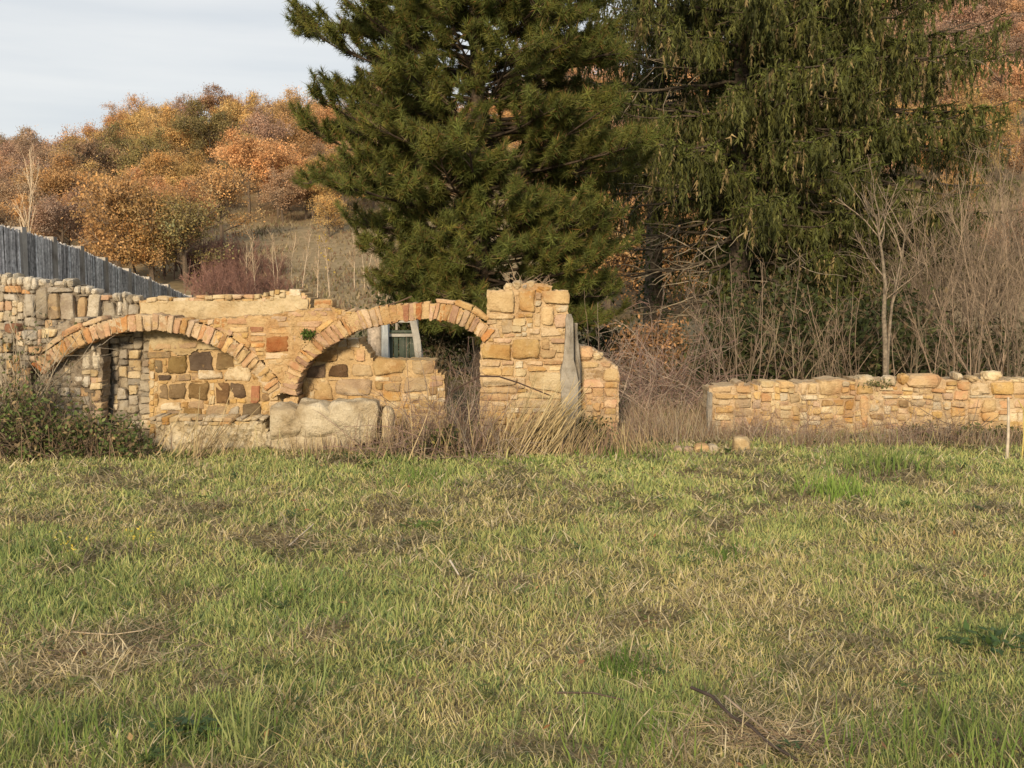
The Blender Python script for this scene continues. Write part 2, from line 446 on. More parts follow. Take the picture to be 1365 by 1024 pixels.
def block_geo(quad, Y, depth, proud=0.0, fine=True, rough=1.0, crisp=False):
    """one stone: a quad outline (pixels: TL, TR, BR, BL) with worn edges and an uneven face"""
    quad = np.array(quad, float)
    if R.random() < .4:                 # a broken corner
        kc = int(R.integers(4)); quad[kc] += (quad.mean(0) - quad[kc]) * R.uniform(.10, .30)
    if fine: k = np.array([-1, -.86, -.35, .3, .86, 1.]) if not crisp else np.array([-1, -.9, -.3, .3, .9, 1.])
    else: k = np.array([-1, -.7, .7, 1.])
    U, Vv = np.meshgrid(k, k)
    rc = .03 if crisp else R.uniform(.02, .12)
    sk = R.normal(0, .05 * rough, 4); u = U * (1 - rc * np.abs(Vv) ** 5) + sk[0] * Vv * U + sk[2] * (Vv ** 2 - .5); v = Vv * (1 - rc * np.abs(U) ** 5) + sk[1] * U * Vv + sk[3] * (U ** 2 - .5)
    a = (u + 1) / 2; b = (v + 1) / 2
    px = (quad[0, 0] * (1 - a) + quad[1, 0] * a) * (1 - b) + (quad[3, 0] * (1 - a) + quad[2, 0] * a) * b
    py = (quad[0, 1] * (1 - a) + quad[1, 1] * a) * (1 - b) + (quad[3, 1] * (1 - a) + quad[2, 1] * a) * b
    W = P(px, py, Y)
    size = min(np.ptp(W[..., 0]), np.ptp(W[..., 2]))
    edge = np.maximum(np.abs(U), np.abs(Vv))
    W[..., 1] += -proud + np.where(edge > .99, size * (.035 if crisp else .045), 0) + R.normal(0, size * .034 * rough, U.shape)
    tilt = R.normal(0, .045 * rough, 2)
    W[..., 1] += U * tilt[0] * size + Vv * tilt[1] * size
    W[..., 0] += R.normal(0, size * .034 * rough, U.shape); W[..., 2] += R.normal(0, size * .034 * rough, U.shape)
    n = len(k); id0 = np.arange(n * n).reshape(n, n)
    f = np.stack([id0[:-1, :-1], id0[1:, :-1], id0[1:, 1:], id0[:-1, 1:]], -1).reshape(-1, 4)
    ring = np.concatenate([id0[0, :], id0[1:, -1], id0[-1, -2::-1], id0[-2:0:-1, 0]])
    Wf = W.reshape(-1, 3); Bk = Wf[ring].copy(); Bk[:, 1] = Y + depth
    m = len(ring); bi = n * n + np.arange(m)
    sd = np.stack([ring, np.roll(ring, -1), np.roll(bi, -1), bi], -1)
    return np.concatenate([Wf, Bk]), np.concatenate([f, sd])
def add_block(name, quad, Y, depth, mat, parent, proud=0.0, **kw):
    V, Fa = block_geo(quad, Y, depth, proud, **kw)
    mb = MB(); mb.add(V, Fa)
    return obj(name, mb, mat, parent, V.mean(0), smooth=True)
def rectq(x0, y0, x1, y1, j=None):
    if j is None: j = .085 * min(x1 - x0, y1 - y0) + .5
    q_ = np.array([[x0, y0], [x1, y0], [x1, y1], [x0, y1]], float)
    return q_ + R.uniform(-j, j, (4, 2))
class Region:
    """keeps track of which part of a wall face already holds stones, and fills the rest with rubble courses"""
    def __init__(s, polys, holes=()):
        allp = np.concatenate([np.asarray(p, float) for p in polys])
        s.x0, s.y0 = np.floor(allp.min(0)).astype(int); s.x1, s.y1 = np.ceil(allp.max(0)).astype(int)
        X, Y = np.meshgrid(np.arange(s.x0, s.x1) + .5, np.arange(s.y0, s.y1) + .5)
        m = np.zeros(X.shape, bool)
        for p in polys: m |= inpoly(p, X, Y)
        for p in holes: m &= ~inpoly(p, X, Y)
        s.free = m; s.X, s.Y = X, Y
    def take(s, x0, y0, x1, y1):
        a = max(int(round(y0)) - s.y0, 0); b = max(int(round(y1)) - s.y0, 0)
        c = max(int(round(x0)) - s.x0, 0); d = max(int(round(x1)) - s.x0, 0)
        s.free[a:b, c:d] = False
    def take_poly(s, poly): s.free &= ~inpoly(poly, s.X, s.Y)
    def fill(s, wr, hr, gap=1, minw=4, minh=3):
        out = []; f = s.free; H, Wd = f.shape
        course_h = {}
        for y in range(H):
            xs = np.flatnonzero(f[y])
            while len(xs):
                x = xs[0]
                tw = int(R.integers(*wr)); th = int(R.integers(*hr))
                e = x
                while e < Wd and e - x < tw and f[y, e]: e += 1
                if e < Wd and f[y, e:min(e + 4, Wd)].sum() and (e + 3 >= Wd or not f[y, min(e + 3, Wd - 1)]):
                    while e < Wd and f[y, e]: e += 1
                b = y
                while b < H and b - y < th and f[b, x:e].all(): b += 1
                f[y:b + gap, max(0, x - gap):e + gap] = False
                if e - x >= minw and b - y >= minh: out.append((x + s.x0, y + s.y0, e + s.x0, b + s.y0))
                xs = np.flatnonzero(f[y])
        return out
def build_stones(parent, Y, hand, region, fillspec, depth=.16, small=9, proud=(.004, .022), keepmax=280, rocky=None):
    for (x0, y0, x1, y1, c) in hand:
        region.take(x0 - 1, y0 - 1, x1 + 1, y1 + 1)
        brickish = c in ('o', 'r', 'p', 's') and (y1 - y0) < 12
        if c == 'white' or (rocky is not None and y0 < rocky):
            np_ = 1 if c != 'white' or x1 - x0 < 14 else int(np.ceil((x1 - x0) / R.uniform(9, 14)))
            xs_ = np.linspace(x0, x1, np_ + 1) + np.concatenate([[0], R.normal(0, 1.2, max(np_ - 1, 0)), [0]])
            for h_ in range(np_):
                k_ = int(R.integers(1e6)); mb_ = MB(); V, Fa = px_rock(xs_[h_] - 1, y0 - 1 + R.uniform(-2, 3), xs_[h_ + 1] + 1, y1 + 1.5, Y - R.uniform(.0, .06), R.uniform(.07, .13), k_, sub=9, box=4, amp=.3, cuts=11)
                mb_.add(V, Fa); obj('stone', mb_, M[c], parent, V.mean(0))
            continue
        add_block('brick' if brickish else 'stone', rectq(x0 + .4, y0 + .4, x1 - .4, y1 - .4), Y, depth, M[c], parent, R.uniform(*proud) + (.008 if (x1 - x0) * (y1 - y0) > 400 else 0), fine=True)
    if not fillspec: return
    wr, hr, cols = fillspec
    st = region.fill(wr, hr)
    st.sort(key=lambda q_: -(q_[2] - q_[0]) * (q_[3] - q_[1]))
    rub = {}
    nk = 0
    for q_ in st:
        c = cols[int(R.integers(len(cols)))]
        wd = max(q_[2] - q_[0], q_[3] - q_[1])
        if wd >= small and nk < keepmax:
            nk += 1
            brickish = c in ('o', 'r', 'p', 's') and (q_[3] - q_[1]) < 9
            add_block('brick' if brickish else 'stone', rectq(*q_, j=.9), Y, depth, M[c], parent, R.uniform(*proud), fine=(q_[3] - q_[1]) > 9)
        else:
            rub.setdefault(c, MB()).add(*block_geo(rectq(*q_, j=.8), Y, depth, R.uniform(*proud), fine=False))
    for c, b in rub.items():
        o = obj('small_rubble', b, M[c], parent, smooth=True); o['kind'] = 'stuff'

def polyarc(pts, n):
    pts = np.asarray(pts, float)
    # Catmull-Rom then resample by length
    q_ = np.vstack([2 * pts[0] - pts[1], pts, 2 * pts[-1] - pts[-2]]); o = []
    for i in range(1, len(q_) - 2):
        for t in np.linspace(0, 1, 12, endpoint=False):
            a, b, c, d = q_[i - 1], q_[i], q_[i + 1], q_[i + 2]
            o.append(.5 * ((2 * b) + (c - a) * t + (2 * a - 5 * b + 4 * c - d) * t * t + (3 * b - a - 3 * c + d) * t ** 3))
    o.append(pts[-1]); o = np.array(o)
    s = np.concatenate([[0], np.cumsum(np.linalg.norm(np.diff(o, axis=0), axis=1))]); u = np.linspace(0, s[-1], n)
    return np.stack([np.interp(u, s, o[:, 0]), np.interp(u, s, o[:, 1])], -1)

# the front wall with two arches -------------------------------------------------------------
YF = 10.0
arc = empty('arcade_wall', (-2.0, YF + .15, 0), 'ruined front wall with two orange brick arches and a tall stone pier at its right end', 'wall')
th = np.radians(np.linspace(-46, 58, 43))
ci, co = np.array([197.5, 635.0]), 194.0
L_int = np.stack([197.5 + 194 * np.sin(th), 635 - 194 * np.cos(th)], -1)
L_ext = np.stack([197.5 + 216 * np.sin(th), 635 - 216 * np.cos(th)], -1)
R_int = polyarc([(396, 528), (398, 508), (408, 489), (424, 474), (446, 458), (482, 441), (530, 430), (575, 427.5), (602, 431), (626, 441), (646, 458)], 44)
R_ext = polyarc([(371, 522), (379, 496), (391, 476), (408, 458), (434, 438), (470, 417), (522, 406), (578, 403.5), (610, 408), (636, 421), (660, 441)], 44)
def open_poly(ext, inn):                      # the opening below an arch
    return np.vstack([inn, [(inn[-1, 0], 640), (inn[0, 0], 640)]])
vous_cols = ['o', 'o', 's', 'r', 'o', 'p', 'o', 's', 'o', 'r', 's']
for ext, inn in ((L_ext, L_int), (R_ext, R_int)):
    nV = len(ext); cum = np.concatenate([[0], np.cumsum(R.uniform(.68, 1.35, nV - 1))]); cum *= (nV - 1) / cum[-1]; ii = np.arange(nV)
    ext = np.stack([np.interp(cum, ii, ext[:, 0]), np.interp(cum, ii, ext[:, 1])], -1); inn = np.stack([np.interp(cum + R.normal(0, .10, nV) * (ii > 0) * (ii < nV - 1), ii, inn[:, 0]), np.interp(cum, ii, inn[:, 1])], -1)
    for i in range(len(ext) - 1):
        e0, e1, i0, i1 = ext[i], ext[i + 1], inn[i], inn[i + 1]
        g0 = R.uniform(.04, .11); g1 = R.uniform(.04, .11)
        a = e0 + (e1 - e0) * g0; b = e1 - (e1 - e0) * g1; c = i1 - (i1 - i0) * g1; d = i0 + (i0 * 0) + (i1 - i0) * g0
        rad = (e0 - i0) / np.linalg.norm(e0 - i0)
        dr = R.choice([0, 0, 0, -2.6, 1.0]); a = a + rad * (dr + R.uniform(-1.5, .9)); b = b + rad * (dr + R.uniform(-1.5, .9)); di = R.choice([0, 0, 0, -1.6]); c = c - rad * (di + R.uniform(-1.0, .9)); d = d - rad * (di + R.uniform(-1.0, .9))
        cc = vous_cols[int(R.integers(len(vous_cols)))]
        add_block('brick', [a, b, c, d], YF, .26, M[cc], arc, R.uniform(-.006, .022), fine=True, crisp=True, rough=1.1)
ringL = np.vstack([L_ext + (L_int - L_ext) * .06, (L_int + (L_ext - L_int) * .08)[::-1]])
ringR = np.vstack([R_ext + (R_int - R_ext) * .06, (R_int + (R_ext - R_int) * .08)[::-1]])
spandrel = [(262, 428), (300, 424), (330, 421), (362, 420), (384, 416), (418, 411), (419, 399.5), (442, 399.5), (443, 411), (462, 415), (474, 416), (436, 440), (408, 460), (392, 478), (380, 498), (372, 528), (372, 545), (345, 545), (361, 520), (354, 488), (312, 450), (285, 436)]
pier = [(650, 388), (671, 386), (690, 379), (712, 378), (735, 380), (737, 386), (758, 387), (758, 418), (753, 437), (754, 480), (748, 520), (748, 616), (640, 616), (641, 460), (655, 447), (650, 430)]
leftbit = [(-40, 470), (20, 470), (52, 474), (80, 448), (118, 425), (100, 424), (60, 440), (-40, 445)]
foot = [(340, 540), (398, 528), (398, 545), (340, 545)]
lowl = [(-40, 470), (50, 474), (62, 493), (40, 520), (30, 612), (-40, 612)]
holesA = [open_poly(L_ext, L_int), open_poly(R_ext, R_int)]
wall_body('mortar_core', [spandrel, foot], YF + .001, .26, M['mortar_red'], arc, cell=2.7, disp=.007, holes=[np.vstack([L_ext, [(368, 640), (0, 640)]]), open_poly(R_ext, R_int)])
wall_body('mortar_core', [pier], YF + .006, .50, M['mortar'], arc, cell=3.0, disp=.010)
wall_body('arch_mortar', [ringL], YF + .003, .25, M['mortar'], arc, cell=2.0, disp=.004)
wall_body('arch_mortar', [ringR], YF + .003, .25, M['mortar'], arc, cell=2.0, disp=.004)
span_hand = [(330, 422, 357, 432, 's'), (362, 421, 382, 429, 'p'), (383, 416, 408, 422, 'o'), (409, 415, 437, 421, 'o'), (362, 430, 397, 436, 's'), (400, 422, 438, 428, 's'), (395, 429, 430, 436, 'p'),
             (419, 400, 442, 409, 'o'), (419, 410, 441, 415, 'p'), (334, 436, 352, 443, 'r'), (355, 437, 392, 445, 's'), (334, 448, 352, 456, 'o'), (354, 449, 386, 469, 'r'), (353, 470, 388, 478, 's'), (357, 479, 386, 487, 'y'),
             (303, 425, 329, 433, 'o'), (305, 435, 331, 443, 's'), (366, 489, 377, 499, 's'), (391, 447, 405, 456, 'p')]
rg = Region([spandrel], [np.vstack([L_ext, [(368, 640), (0, 640)]]), np.vstack([R_ext, [(660, 640), (371, 640)]])])
build_stones(arc, YF, span_hand, rg, ((8, 22), (5, 10), 'sospoy'), proud=(.0, .014))
# coping tiles that lie along the arch backs
def along(ext, i0, i1, t, col):
    a, b = ext[i0], ext[i1]; nrm = np.array([b[1] - a[1], a[0] - b[0]]); nrm = nrm / np.linalg.norm(nrm)
    if nrm[1] > 0: nrm = -nrm
    add_block('brick', [a + nrm * t, b + nrm * t, b + nrm * .4, a + nrm * .4], YF, .26, M[col], arc, R.uniform(-.004, .014), fine=True)
for i0, i1, t, c in ((2, 6, 7, 's'), (6, 9, 8, 'o'), (9, 12, 7, 's'), (28, 31, 8, 'o'), (31, 34, 8, 's'), (34, 36, 6, 's')): along(L_ext, i0, i1, t, c)
for i0, i1, t, c in ((12, 15, 7, 's'), (15, 19, 6, 's'), (32, 35, 5, 'o'), (35, 38, 8, 's'), (38, 41, 8, 's')): along(R_ext, i0, i1, t, c)
pier_hand = [(650, 388, 687, 417, 'y'), (691, 385, 713, 417, 'y'), (672, 378, 684, 387, 'w'), (684, 374, 696, 384, 'w'), (703, 373, 713, 382, 'w'), (714, 379, 736, 390, 'y'), (696, 378, 703, 385, 'g'),
             (722, 388, 758, 406, 'y'), (740, 406, 758, 417, 'w'), (739, 418, 756, 436, 'p'), (721, 409, 738, 436, 'y'), (711, 418, 720, 436, 'y'), (706, 438, 719, 446, 's'), (720, 437, 752, 449, 'y'),
             (651, 418, 686, 425, 'y'), (667, 426, 682, 444, 'y'), (683, 424, 702, 434, 'w'), (682, 435, 695, 444, 'w'), (648, 435, 666, 450, 'y'), (672, 445, 686, 450, 'p'), (658, 451, 682, 458, 'p'),
             (683, 450, 717, 479, 'y'), (642, 460, 681, 480, 'y'), (734, 451, 753, 458, 'p'), (735, 459, 753, 470, 'y'), (742, 471, 753, 478, 's'), (722, 452, 733, 465, 'b'), (720, 466, 741, 478, 'b'),
             (642, 482, 667, 489, 's'), (669, 481, 685, 486, 'p'), (686, 481, 697, 491, 'w'), (698, 481, 723, 487, 'p'), (724, 480, 749, 486, 'o'), (642, 491, 668, 500, 'y'), (669, 488, 685, 500, 's'), (687, 492, 702, 501, 'w'),
             (704, 489, 730, 495, 's'), (731, 488, 748, 494, 'w'), (642, 502, 689, 514, 'y'), (703, 497, 748, 522, 'w'), (690, 502, 701, 518, 'y'), (641, 516, 689, 525, 'y'), (691, 523, 746, 531, 'w'), (642, 527, 680, 535, 'p'), (681, 533, 747, 543, 'y')]
rg = Region([pier], [np.vstack([R_ext, [(660, 446), (600, 446)]])])
build_stones(arc, YF, pier_hand, rg, ((8, 22), (5, 12), 'ywys'), depth=.2, proud=(.004, .03), rocky=382)
# rubble and sticks on top of the pier, left shoulder of the wall
rg = Region([leftbit, lowl], [np.vstack([L_ext, [(368, 640), (40, 640)]])])
wall_body('mortar_core', [leftbit, lowl], YF + .05, .32, M['mortar_grey'], arc, cell=3, disp=.012, holes=[np.vstack([L_ext, [(368, 640), (40, 640)]])])
build_stones(arc, YF + .03, [(38, 461, 55, 472, 'p'), (55, 438, 75, 450, 'w'), (5, 430, 22, 444, 'r')], rg, ((9, 20), (7, 13), 'gwpgs'))

fillp = [(28, 520), (66, 494), (97, 466), (131, 447), (135, 452), (136, 500), (134, 610), (26, 610)]
wall_body('mortar_core', [fillp], YF + .13, .2, M['mortar_grey'], arc, cell=3, disp=.02)
rg = Region([fillp]); build_stones(arc, YF + .12, [(108, 470, 132, 492, 'white'), (70, 500, 92, 516, 'g'), (96, 500, 118, 516, 'white'), (120, 520, 134, 536, 'y')], rg, ((8, 17), (6, 12), 'gwgwp'), proud=(-.01, .03), small=9)
# the inner back wall seen through both arches ------------------------------------------------
YB = 10.29
bw = empty('inner_back_wall', (-2.2, YB + .15, 0), 'back wall of dark squared stones in pale mortar seen through the two arches', 'wall')
bpoly = [(186, 401), (200, 398), (230, 399), (270, 398), (345, 397), (362, 393), (378, 389), (392, 388), (405, 391), (413, 398), (416, 425), (424, 440), (444, 455), (452, 452), (478, 452), (489, 466), (497, 480), (579, 480), (582, 497), (593, 499), (594, 610), (200, 610), (200, 446), (186, 442)]
wall_body('mortar_core', [bpoly], YB + .010, .4, M['mortar'], bw, cell=3.2, disp=.008)
coat = [(187, 404), (196, 402), (330, 402), (372, 396), (398, 394), (411, 401), (411, 424), (330, 440), (322, 459), (300, 466), (262, 467), (252, 473), (238, 473), (226, 468), (204, 466), (196, 452), (190, 440)]
wall_body('plaster_coat', [coat], YB - .016, .05, M['plaster'], bw, cell=2.4, disp=.006)
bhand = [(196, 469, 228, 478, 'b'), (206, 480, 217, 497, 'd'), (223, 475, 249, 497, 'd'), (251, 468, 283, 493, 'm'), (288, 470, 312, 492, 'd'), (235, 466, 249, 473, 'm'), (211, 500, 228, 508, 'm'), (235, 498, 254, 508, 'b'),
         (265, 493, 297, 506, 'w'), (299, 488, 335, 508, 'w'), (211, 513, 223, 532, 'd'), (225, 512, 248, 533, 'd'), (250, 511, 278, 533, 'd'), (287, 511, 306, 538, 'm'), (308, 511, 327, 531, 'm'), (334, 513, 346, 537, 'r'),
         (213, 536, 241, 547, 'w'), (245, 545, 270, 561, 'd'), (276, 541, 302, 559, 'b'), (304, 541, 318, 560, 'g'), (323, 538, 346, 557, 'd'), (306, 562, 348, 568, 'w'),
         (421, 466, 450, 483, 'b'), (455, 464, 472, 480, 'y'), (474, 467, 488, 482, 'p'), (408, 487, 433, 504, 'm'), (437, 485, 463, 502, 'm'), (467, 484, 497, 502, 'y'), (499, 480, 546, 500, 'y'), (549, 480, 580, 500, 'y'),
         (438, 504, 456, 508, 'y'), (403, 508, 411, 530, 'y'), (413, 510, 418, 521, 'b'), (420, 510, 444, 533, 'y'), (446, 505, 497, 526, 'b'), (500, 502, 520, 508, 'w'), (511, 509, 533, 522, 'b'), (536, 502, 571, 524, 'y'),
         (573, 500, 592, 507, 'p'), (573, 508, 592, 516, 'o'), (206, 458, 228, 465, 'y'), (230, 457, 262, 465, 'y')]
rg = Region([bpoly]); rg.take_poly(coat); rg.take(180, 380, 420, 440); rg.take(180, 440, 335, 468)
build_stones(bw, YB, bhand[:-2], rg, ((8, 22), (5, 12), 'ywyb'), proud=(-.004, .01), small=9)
for q_ in bhand[-2:]: add_block('stone', rectq(*q_[:4]), YB - .018, .06, M[q_[4]], bw, .004)
rg = Region([[(183, 396), (345, 392), (362, 388), (392, 384), (408, 388), (413, 398), (400, 399), (330, 402), (190, 404)]])
build_stones(bw, YB, [(385, 386, 400, 395, 'w'), (196, 396, 210, 403, 'w'), (231, 397, 252, 403, 'w')], rg, ((7, 16), (4, 8), 'wwyp'), proud=(0, .03), small=10)

# higher wall at the left behind the arch ------------------------------------------------------
YL = 10.40
lw = empty('grey_rubble_wall', (-4.0, YL + .15, 0), 'higher grey rubble wall with white capstones at the left, in front of the reed fence', 'wall')
lpoly = [(-60, 372), (8, 371), (30, 372), (58, 374), (66, 378), (95, 380), (100, 386), (128, 393), (146, 398), (150, 396), (184, 398), (189, 406), (189, 438), (-60, 480)]
lpoly2 = [(-60, 470), (60, 470), (60, 440), (189, 430), (189, 442), (136, 446), (136, 610), (-60, 610)]
wall_body('mortar_core', [lpoly, lpoly2], YL + .03, .4, M['mortar_grey'], lw, cell=3, disp=.02)
lhand = [(9, 367, 28, 381, 'white'), (29, 370, 47, 386, 'white'), (47, 371, 60, 382, 'white'), (64, 373, 95, 381, 'white'), (-20, 366, 8, 380, 'white'), (97, 383, 128, 391, 'white'), (130, 393, 146, 400, 'p'), (148, 391, 167, 401, 'white'), (167, 392, 185, 403, 'white'),
         (48, 384, 64, 426, 'g'), (33, 392, 47, 422, 'g'), (66, 392, 79, 426, 'b'), (80, 390, 102, 428, 'g'), (103, 396, 115, 428, 'b'), (118, 393, 135, 426, 'g'), (136, 402, 153, 425, 'g'), (154, 401, 170, 420, 'white'), (171, 405, 184, 421, 'g'), (64, 383, 96, 390, 'g')]
rg = Region([lpoly, lpoly2], [[(-60, 470), (30, 470), (45, 610), (-60, 610)]])
build_stones(lw, YL, lhand, rg, ((8, 18), (7, 14), 'ggwgp'), proud=(.0, .05), depth=.25)
# a grey masonry stub deep in the left arch
YS = 10.36
st = empty('masonry_stub', P(172, 600, YS), 'grey masonry stub standing in the shade behind the left arch', 'wall')
st.location.z = 0
spoly = [(147, 432), (199, 432), (200, 470), (203, 540), (206, 600), (148, 600), (152, 520)]
wall_body('mortar_core', [spoly], YS + .02, .35, M['mortar_grey'], st, cell=3, disp=.02)
rg = Region([spoly])
build_stones(st, YS, [(171, 466, 187, 479, 'w'), (160, 449, 172, 457, 'g')], rg, ((10, 26), (7, 15), 'gggw'), proud=(-.01, .04))

# plinth, boulder -----------------------------------------------------------------------------
YP = 9.86
pl = empty('plastered_plinth', P(280, 600, YP), 'low cream plastered plinth under the left arch, rubble along its top edge', 'wall')
pl.location.z = 0
ppoly = [(208, 566), (230, 562), (300, 565), (350, 563), (356, 575), (356, 618), (200, 618)]
wall_body('plaster_body', [ppoly], YP, .36, M['boulder'], pl, cell=3.4, disp=.03)
rg = Region([[(200, 556), (352, 558), (352, 567), (200, 566)]])
build_stones(pl, YP, [(312, 562, 348, 567, 'w')], rg, ((7, 16), (4, 8), 'wwyw'), proud=(-.02, .02), depth=.3, small=9)

mb = MB()
mb.add(*px_rock(352, 541, 406, 592, 9.70, .2, 4, amp=.22, box=5, sub=26))
mb.add(*px_rock(386, 537, 452, 593, 9.68, .2, 9, amp=.16, box=7, sub=26))
mb.add(*px_rock(430, 536, 502, 594, 9.67, .22, 12, amp=.14, box=8, sub=26)); mb.add(*px_rock(350, 575, 470, 606, 9.74, .15, 33, amp=.2, box=5, sub=22))
o = obj('boulder', mb, M['boulder'], None, P(430, 590, 9.8), smooth=True)
tag(o, 'large whitish boulder at the foot of the wall between the two arches', 'boulder')
mb = MB(); mb.add(*px_blob(508, 543, 525, 600, 9.7, .08, 14, box=3)); o = obj('standing_stone', mb, M['w'], None, P(517, 598, 9.8), smooth=True)
tag(o, 'narrow pale stone standing right of the large boulder', 'stone')

# right side: grey weathered post, broken buttress ---------------------------------------------
YQ = 10.32
bt = empty('broken_buttress', P(797, 600, YQ), 'broken stepped stub wall right of the tall pier, orange stones sloping down', 'wall')
bt.location.z = 0
qpoly = [(764, 462), (772, 460), (790, 466), (803, 472), (812, 482), (825, 492), (824, 560), (818, 615), (760, 615)]
wall_body('mortar_core', [qpoly], YQ + .004, .5, M['mortar_red'], bt, cell=2.6, disp=.012)
qh = [(769, 465, 790, 480, 'p'), (792, 470, 804, 479, 'w'), (800, 480, 816, 490, 'p'), (804, 492, 825, 508, 'y'), (806, 509, 824, 517, 's'), (806, 518, 823, 530, 'o'), (806, 531, 822, 543, 'o'), (781, 492, 803, 504, 'b'), (777, 505, 804, 516, 'o'), (767, 489, 779, 512, 'y'), (770, 482, 798, 490, 'y')]
rg = Region([qpoly]); build_stones(bt, YQ, qh, rg, ((9, 22), (6, 13), 'ysoy'), depth=.3, rocky=481)
mb = MB()
prof = [(433, 753, 765), (421, 753.5, 764), (419, 755, 763), (450, 753, 764), (480, 752.5, 765)]
def slab(rows, Y, dep, mb_):
    V = []; n = 0
    for (py, xa, xb) in rows:
        a = P(xa, py, Y); b = P(xb, py, Y); jj = R.normal(0, .008, (4, 3))
        mid = (a + b) / 2 - np.array([0, .02, 0])
        V += [a + jj[0] * .5, mid + jj[3], b + jj[1] * .5, b + [0, dep, 0] + jj[2], a + [0, dep, 0] + jj[3]]
    k = 5; f = []
    for i in range(len(rows) - 1):
        for j in range(k):
            f.append((i * k + j, (i + 1) * k + j, (i + 1) * k + (j + 1) % k, i * k + (j + 1) % k))
    mb_.add(V, f); b0 = mb_.n - len(V)
    m_ = len(rows) - 1
    mb_.Fa.append(np.array([[b0, b0 + 1, b0 + 2, b0 + 3]])); mb_.Fa.append(np.array([[b0, b0 + 3, b0 + 4, b0 + 4]])[:, :3])
slab([(419, 755.5, 763), (426, 753.5, 764), (440, 753.5, 765), (460, 752.5, 764), (480, 751, 765), (490, 749, 768), (510, 748, 770), (530, 748, 771), (570, 749, 770), (612, 749, 770)], 9.93, .12, mb)
slab([(431, 765.5, 770), (445, 765.5, 770.5), (462, 765, 772), (490, 765, 774), (560, 765, 774)], 10.1, .1, mb)
o = obj('grey_post', mb, M['greywood'], None, P(759, 600, 9.99), smooth=False)
tag(o, 'rough grey weathered post standing against the right edge of the tall pier', 'post')

# the low wall at the right ----------------------------------------------------------------------
YR = 11.0
rw = empty('low_stone_wall', (4.0, YR + .15, 0), 'long low wall of yellow rubble stone at the right, below the bare thicket', 'wall')
rtop = [(947, 517), (975, 515), (985, 512), (1010, 514), (1025, 509), (1060, 513), (1090, 509), (1120, 508), (1140, 509), (1155, 505), (1165, 508), (1200, 508), (1215, 505), (1255, 503), (1262, 508), (1310, 507), (1325, 504), (1345, 507), (1365, 505), (1420, 508), (1500, 506), (1580, 510)]
rpoly = rtop + [(1580, 600), (946, 600)]
wall_body('mortar_core', [rpoly], YR + .006, .42, M['mortar'], rw, cell=3.8, disp=.012)
rh = [(949, 532, 974, 540, 'y'), (952, 541, 978, 551, 's'), (979, 532, 1002, 545, 'y'), (949, 516, 975, 523, 's'), (952, 524, 977, 531, 's'), (981, 514, 1001, 523, 's'), (1004, 523, 1014, 533, 'y'), (983, 526, 995, 531, 'w'),
      (1067, 511, 1075, 526, 'y'), (1077, 511, 1089, 526, 'y'), (1092, 508, 1121, 526, 'y'), (1122, 509, 1132, 516, 'w'), (1089, 527, 1118, 532, 'w'), (1120, 527, 1139, 532, 'w'), (1053, 525, 1065, 537, 'y'), (1095, 533, 1110, 541, 'b'),
      (1125, 533, 1137, 546, 'y'), (1040, 541, 1055, 546, 'w'), (1141, 514, 1163, 526, 'y'), (1147, 528, 1158, 571, 'p'), (1083, 534, 1093, 543, 'p'), (1215, 502, 1259, 517, 's'), (1292, 509, 1318, 526, 'y'), (1320, 508, 1349, 526, 'y'), (1350, 510, 1378, 525, 'y'),
      (1172, 516, 1190, 520, 'w'), (1175, 521, 1203, 526, 'p'), (1202, 516, 1216, 521, 'w'), (1177, 527, 1198, 531, 'w'), (1199, 527, 1214, 531, 'w'), (1215, 527, 1230, 532, 'w'), (1178, 533, 1196, 540, 'p'), (1197, 533, 1211, 543, 'b'), (1212, 533, 1233, 541, 'y'),
      (1224, 519, 1242, 526, 'y'), (1255, 524, 1269, 534, 'p'), (1271, 520, 1290, 533, 'p'), (1256, 535, 1267, 546, 'w'), (1268, 535, 1286, 543, 's'), (1308, 532, 1327, 549, 'y'), (1292, 527, 1326, 531, 'w'), (1217, 543, 1239, 556, 'y'), (1159, 539, 1171, 549, 'w'),
      (1160, 552, 1178, 560, 'b'), (1164, 561, 1177, 567, 'w'), (1331, 533, 1343, 545, 'p'), (1352, 532, 1376, 544, 'p'),
      (1146, 499, 1166, 513, 'w'), (1200, 500, 1211, 512, 'y'), (1275, 497, 1284, 508, 'w'), (1294, 501, 1304, 508, 'y'), (1313, 497, 1335, 507, 'w'), (1015, 508, 1032, 516, 'w'), (1180, 504, 1196, 513, 'w'), (1040, 509, 1058, 517, 's')]
rg = Region([rpoly]); build_stones(rw, YR, rh, rg, ((9, 24), (5, 13), 'yywspyw'), proud=(.002, .035), small=10, depth=.2, keepmax=235, rocky=507.5)
mb = MB(); slab([(524, 944.5, 949), (545, 943.5, 949.5), (570, 944, 950), (596, 944, 950)], YR - .08, .05, mb)
o = obj('plank_post', mb, M['greywood'], None, P(947, 596, YR - .05)); tag(o, 'pale weathered plank upright at the left end of the low stone wall', 'post')
def stick(name, pts, r, col, label, cat, mat='twig', sides=6):
    mb_ = MB(); pts = np.asarray(pts, float)
    mb_.tubes(pts[None], np.linspace(r, r * .7, len(pts))[None], np.array([col]), sides)
    return tag(obj(name, mb_, M[mat], None, pts[0], smooth=True), label, cat)
a = G(1342, 612)
stick('garden_stake', [a, a + [.004, .0, .2], a + [0, 0, .4], P(1344, 530, a[1])], .014, (.55, .47, .37), 'thin pale upright stake in front of the low wall at the far right', 'stake')

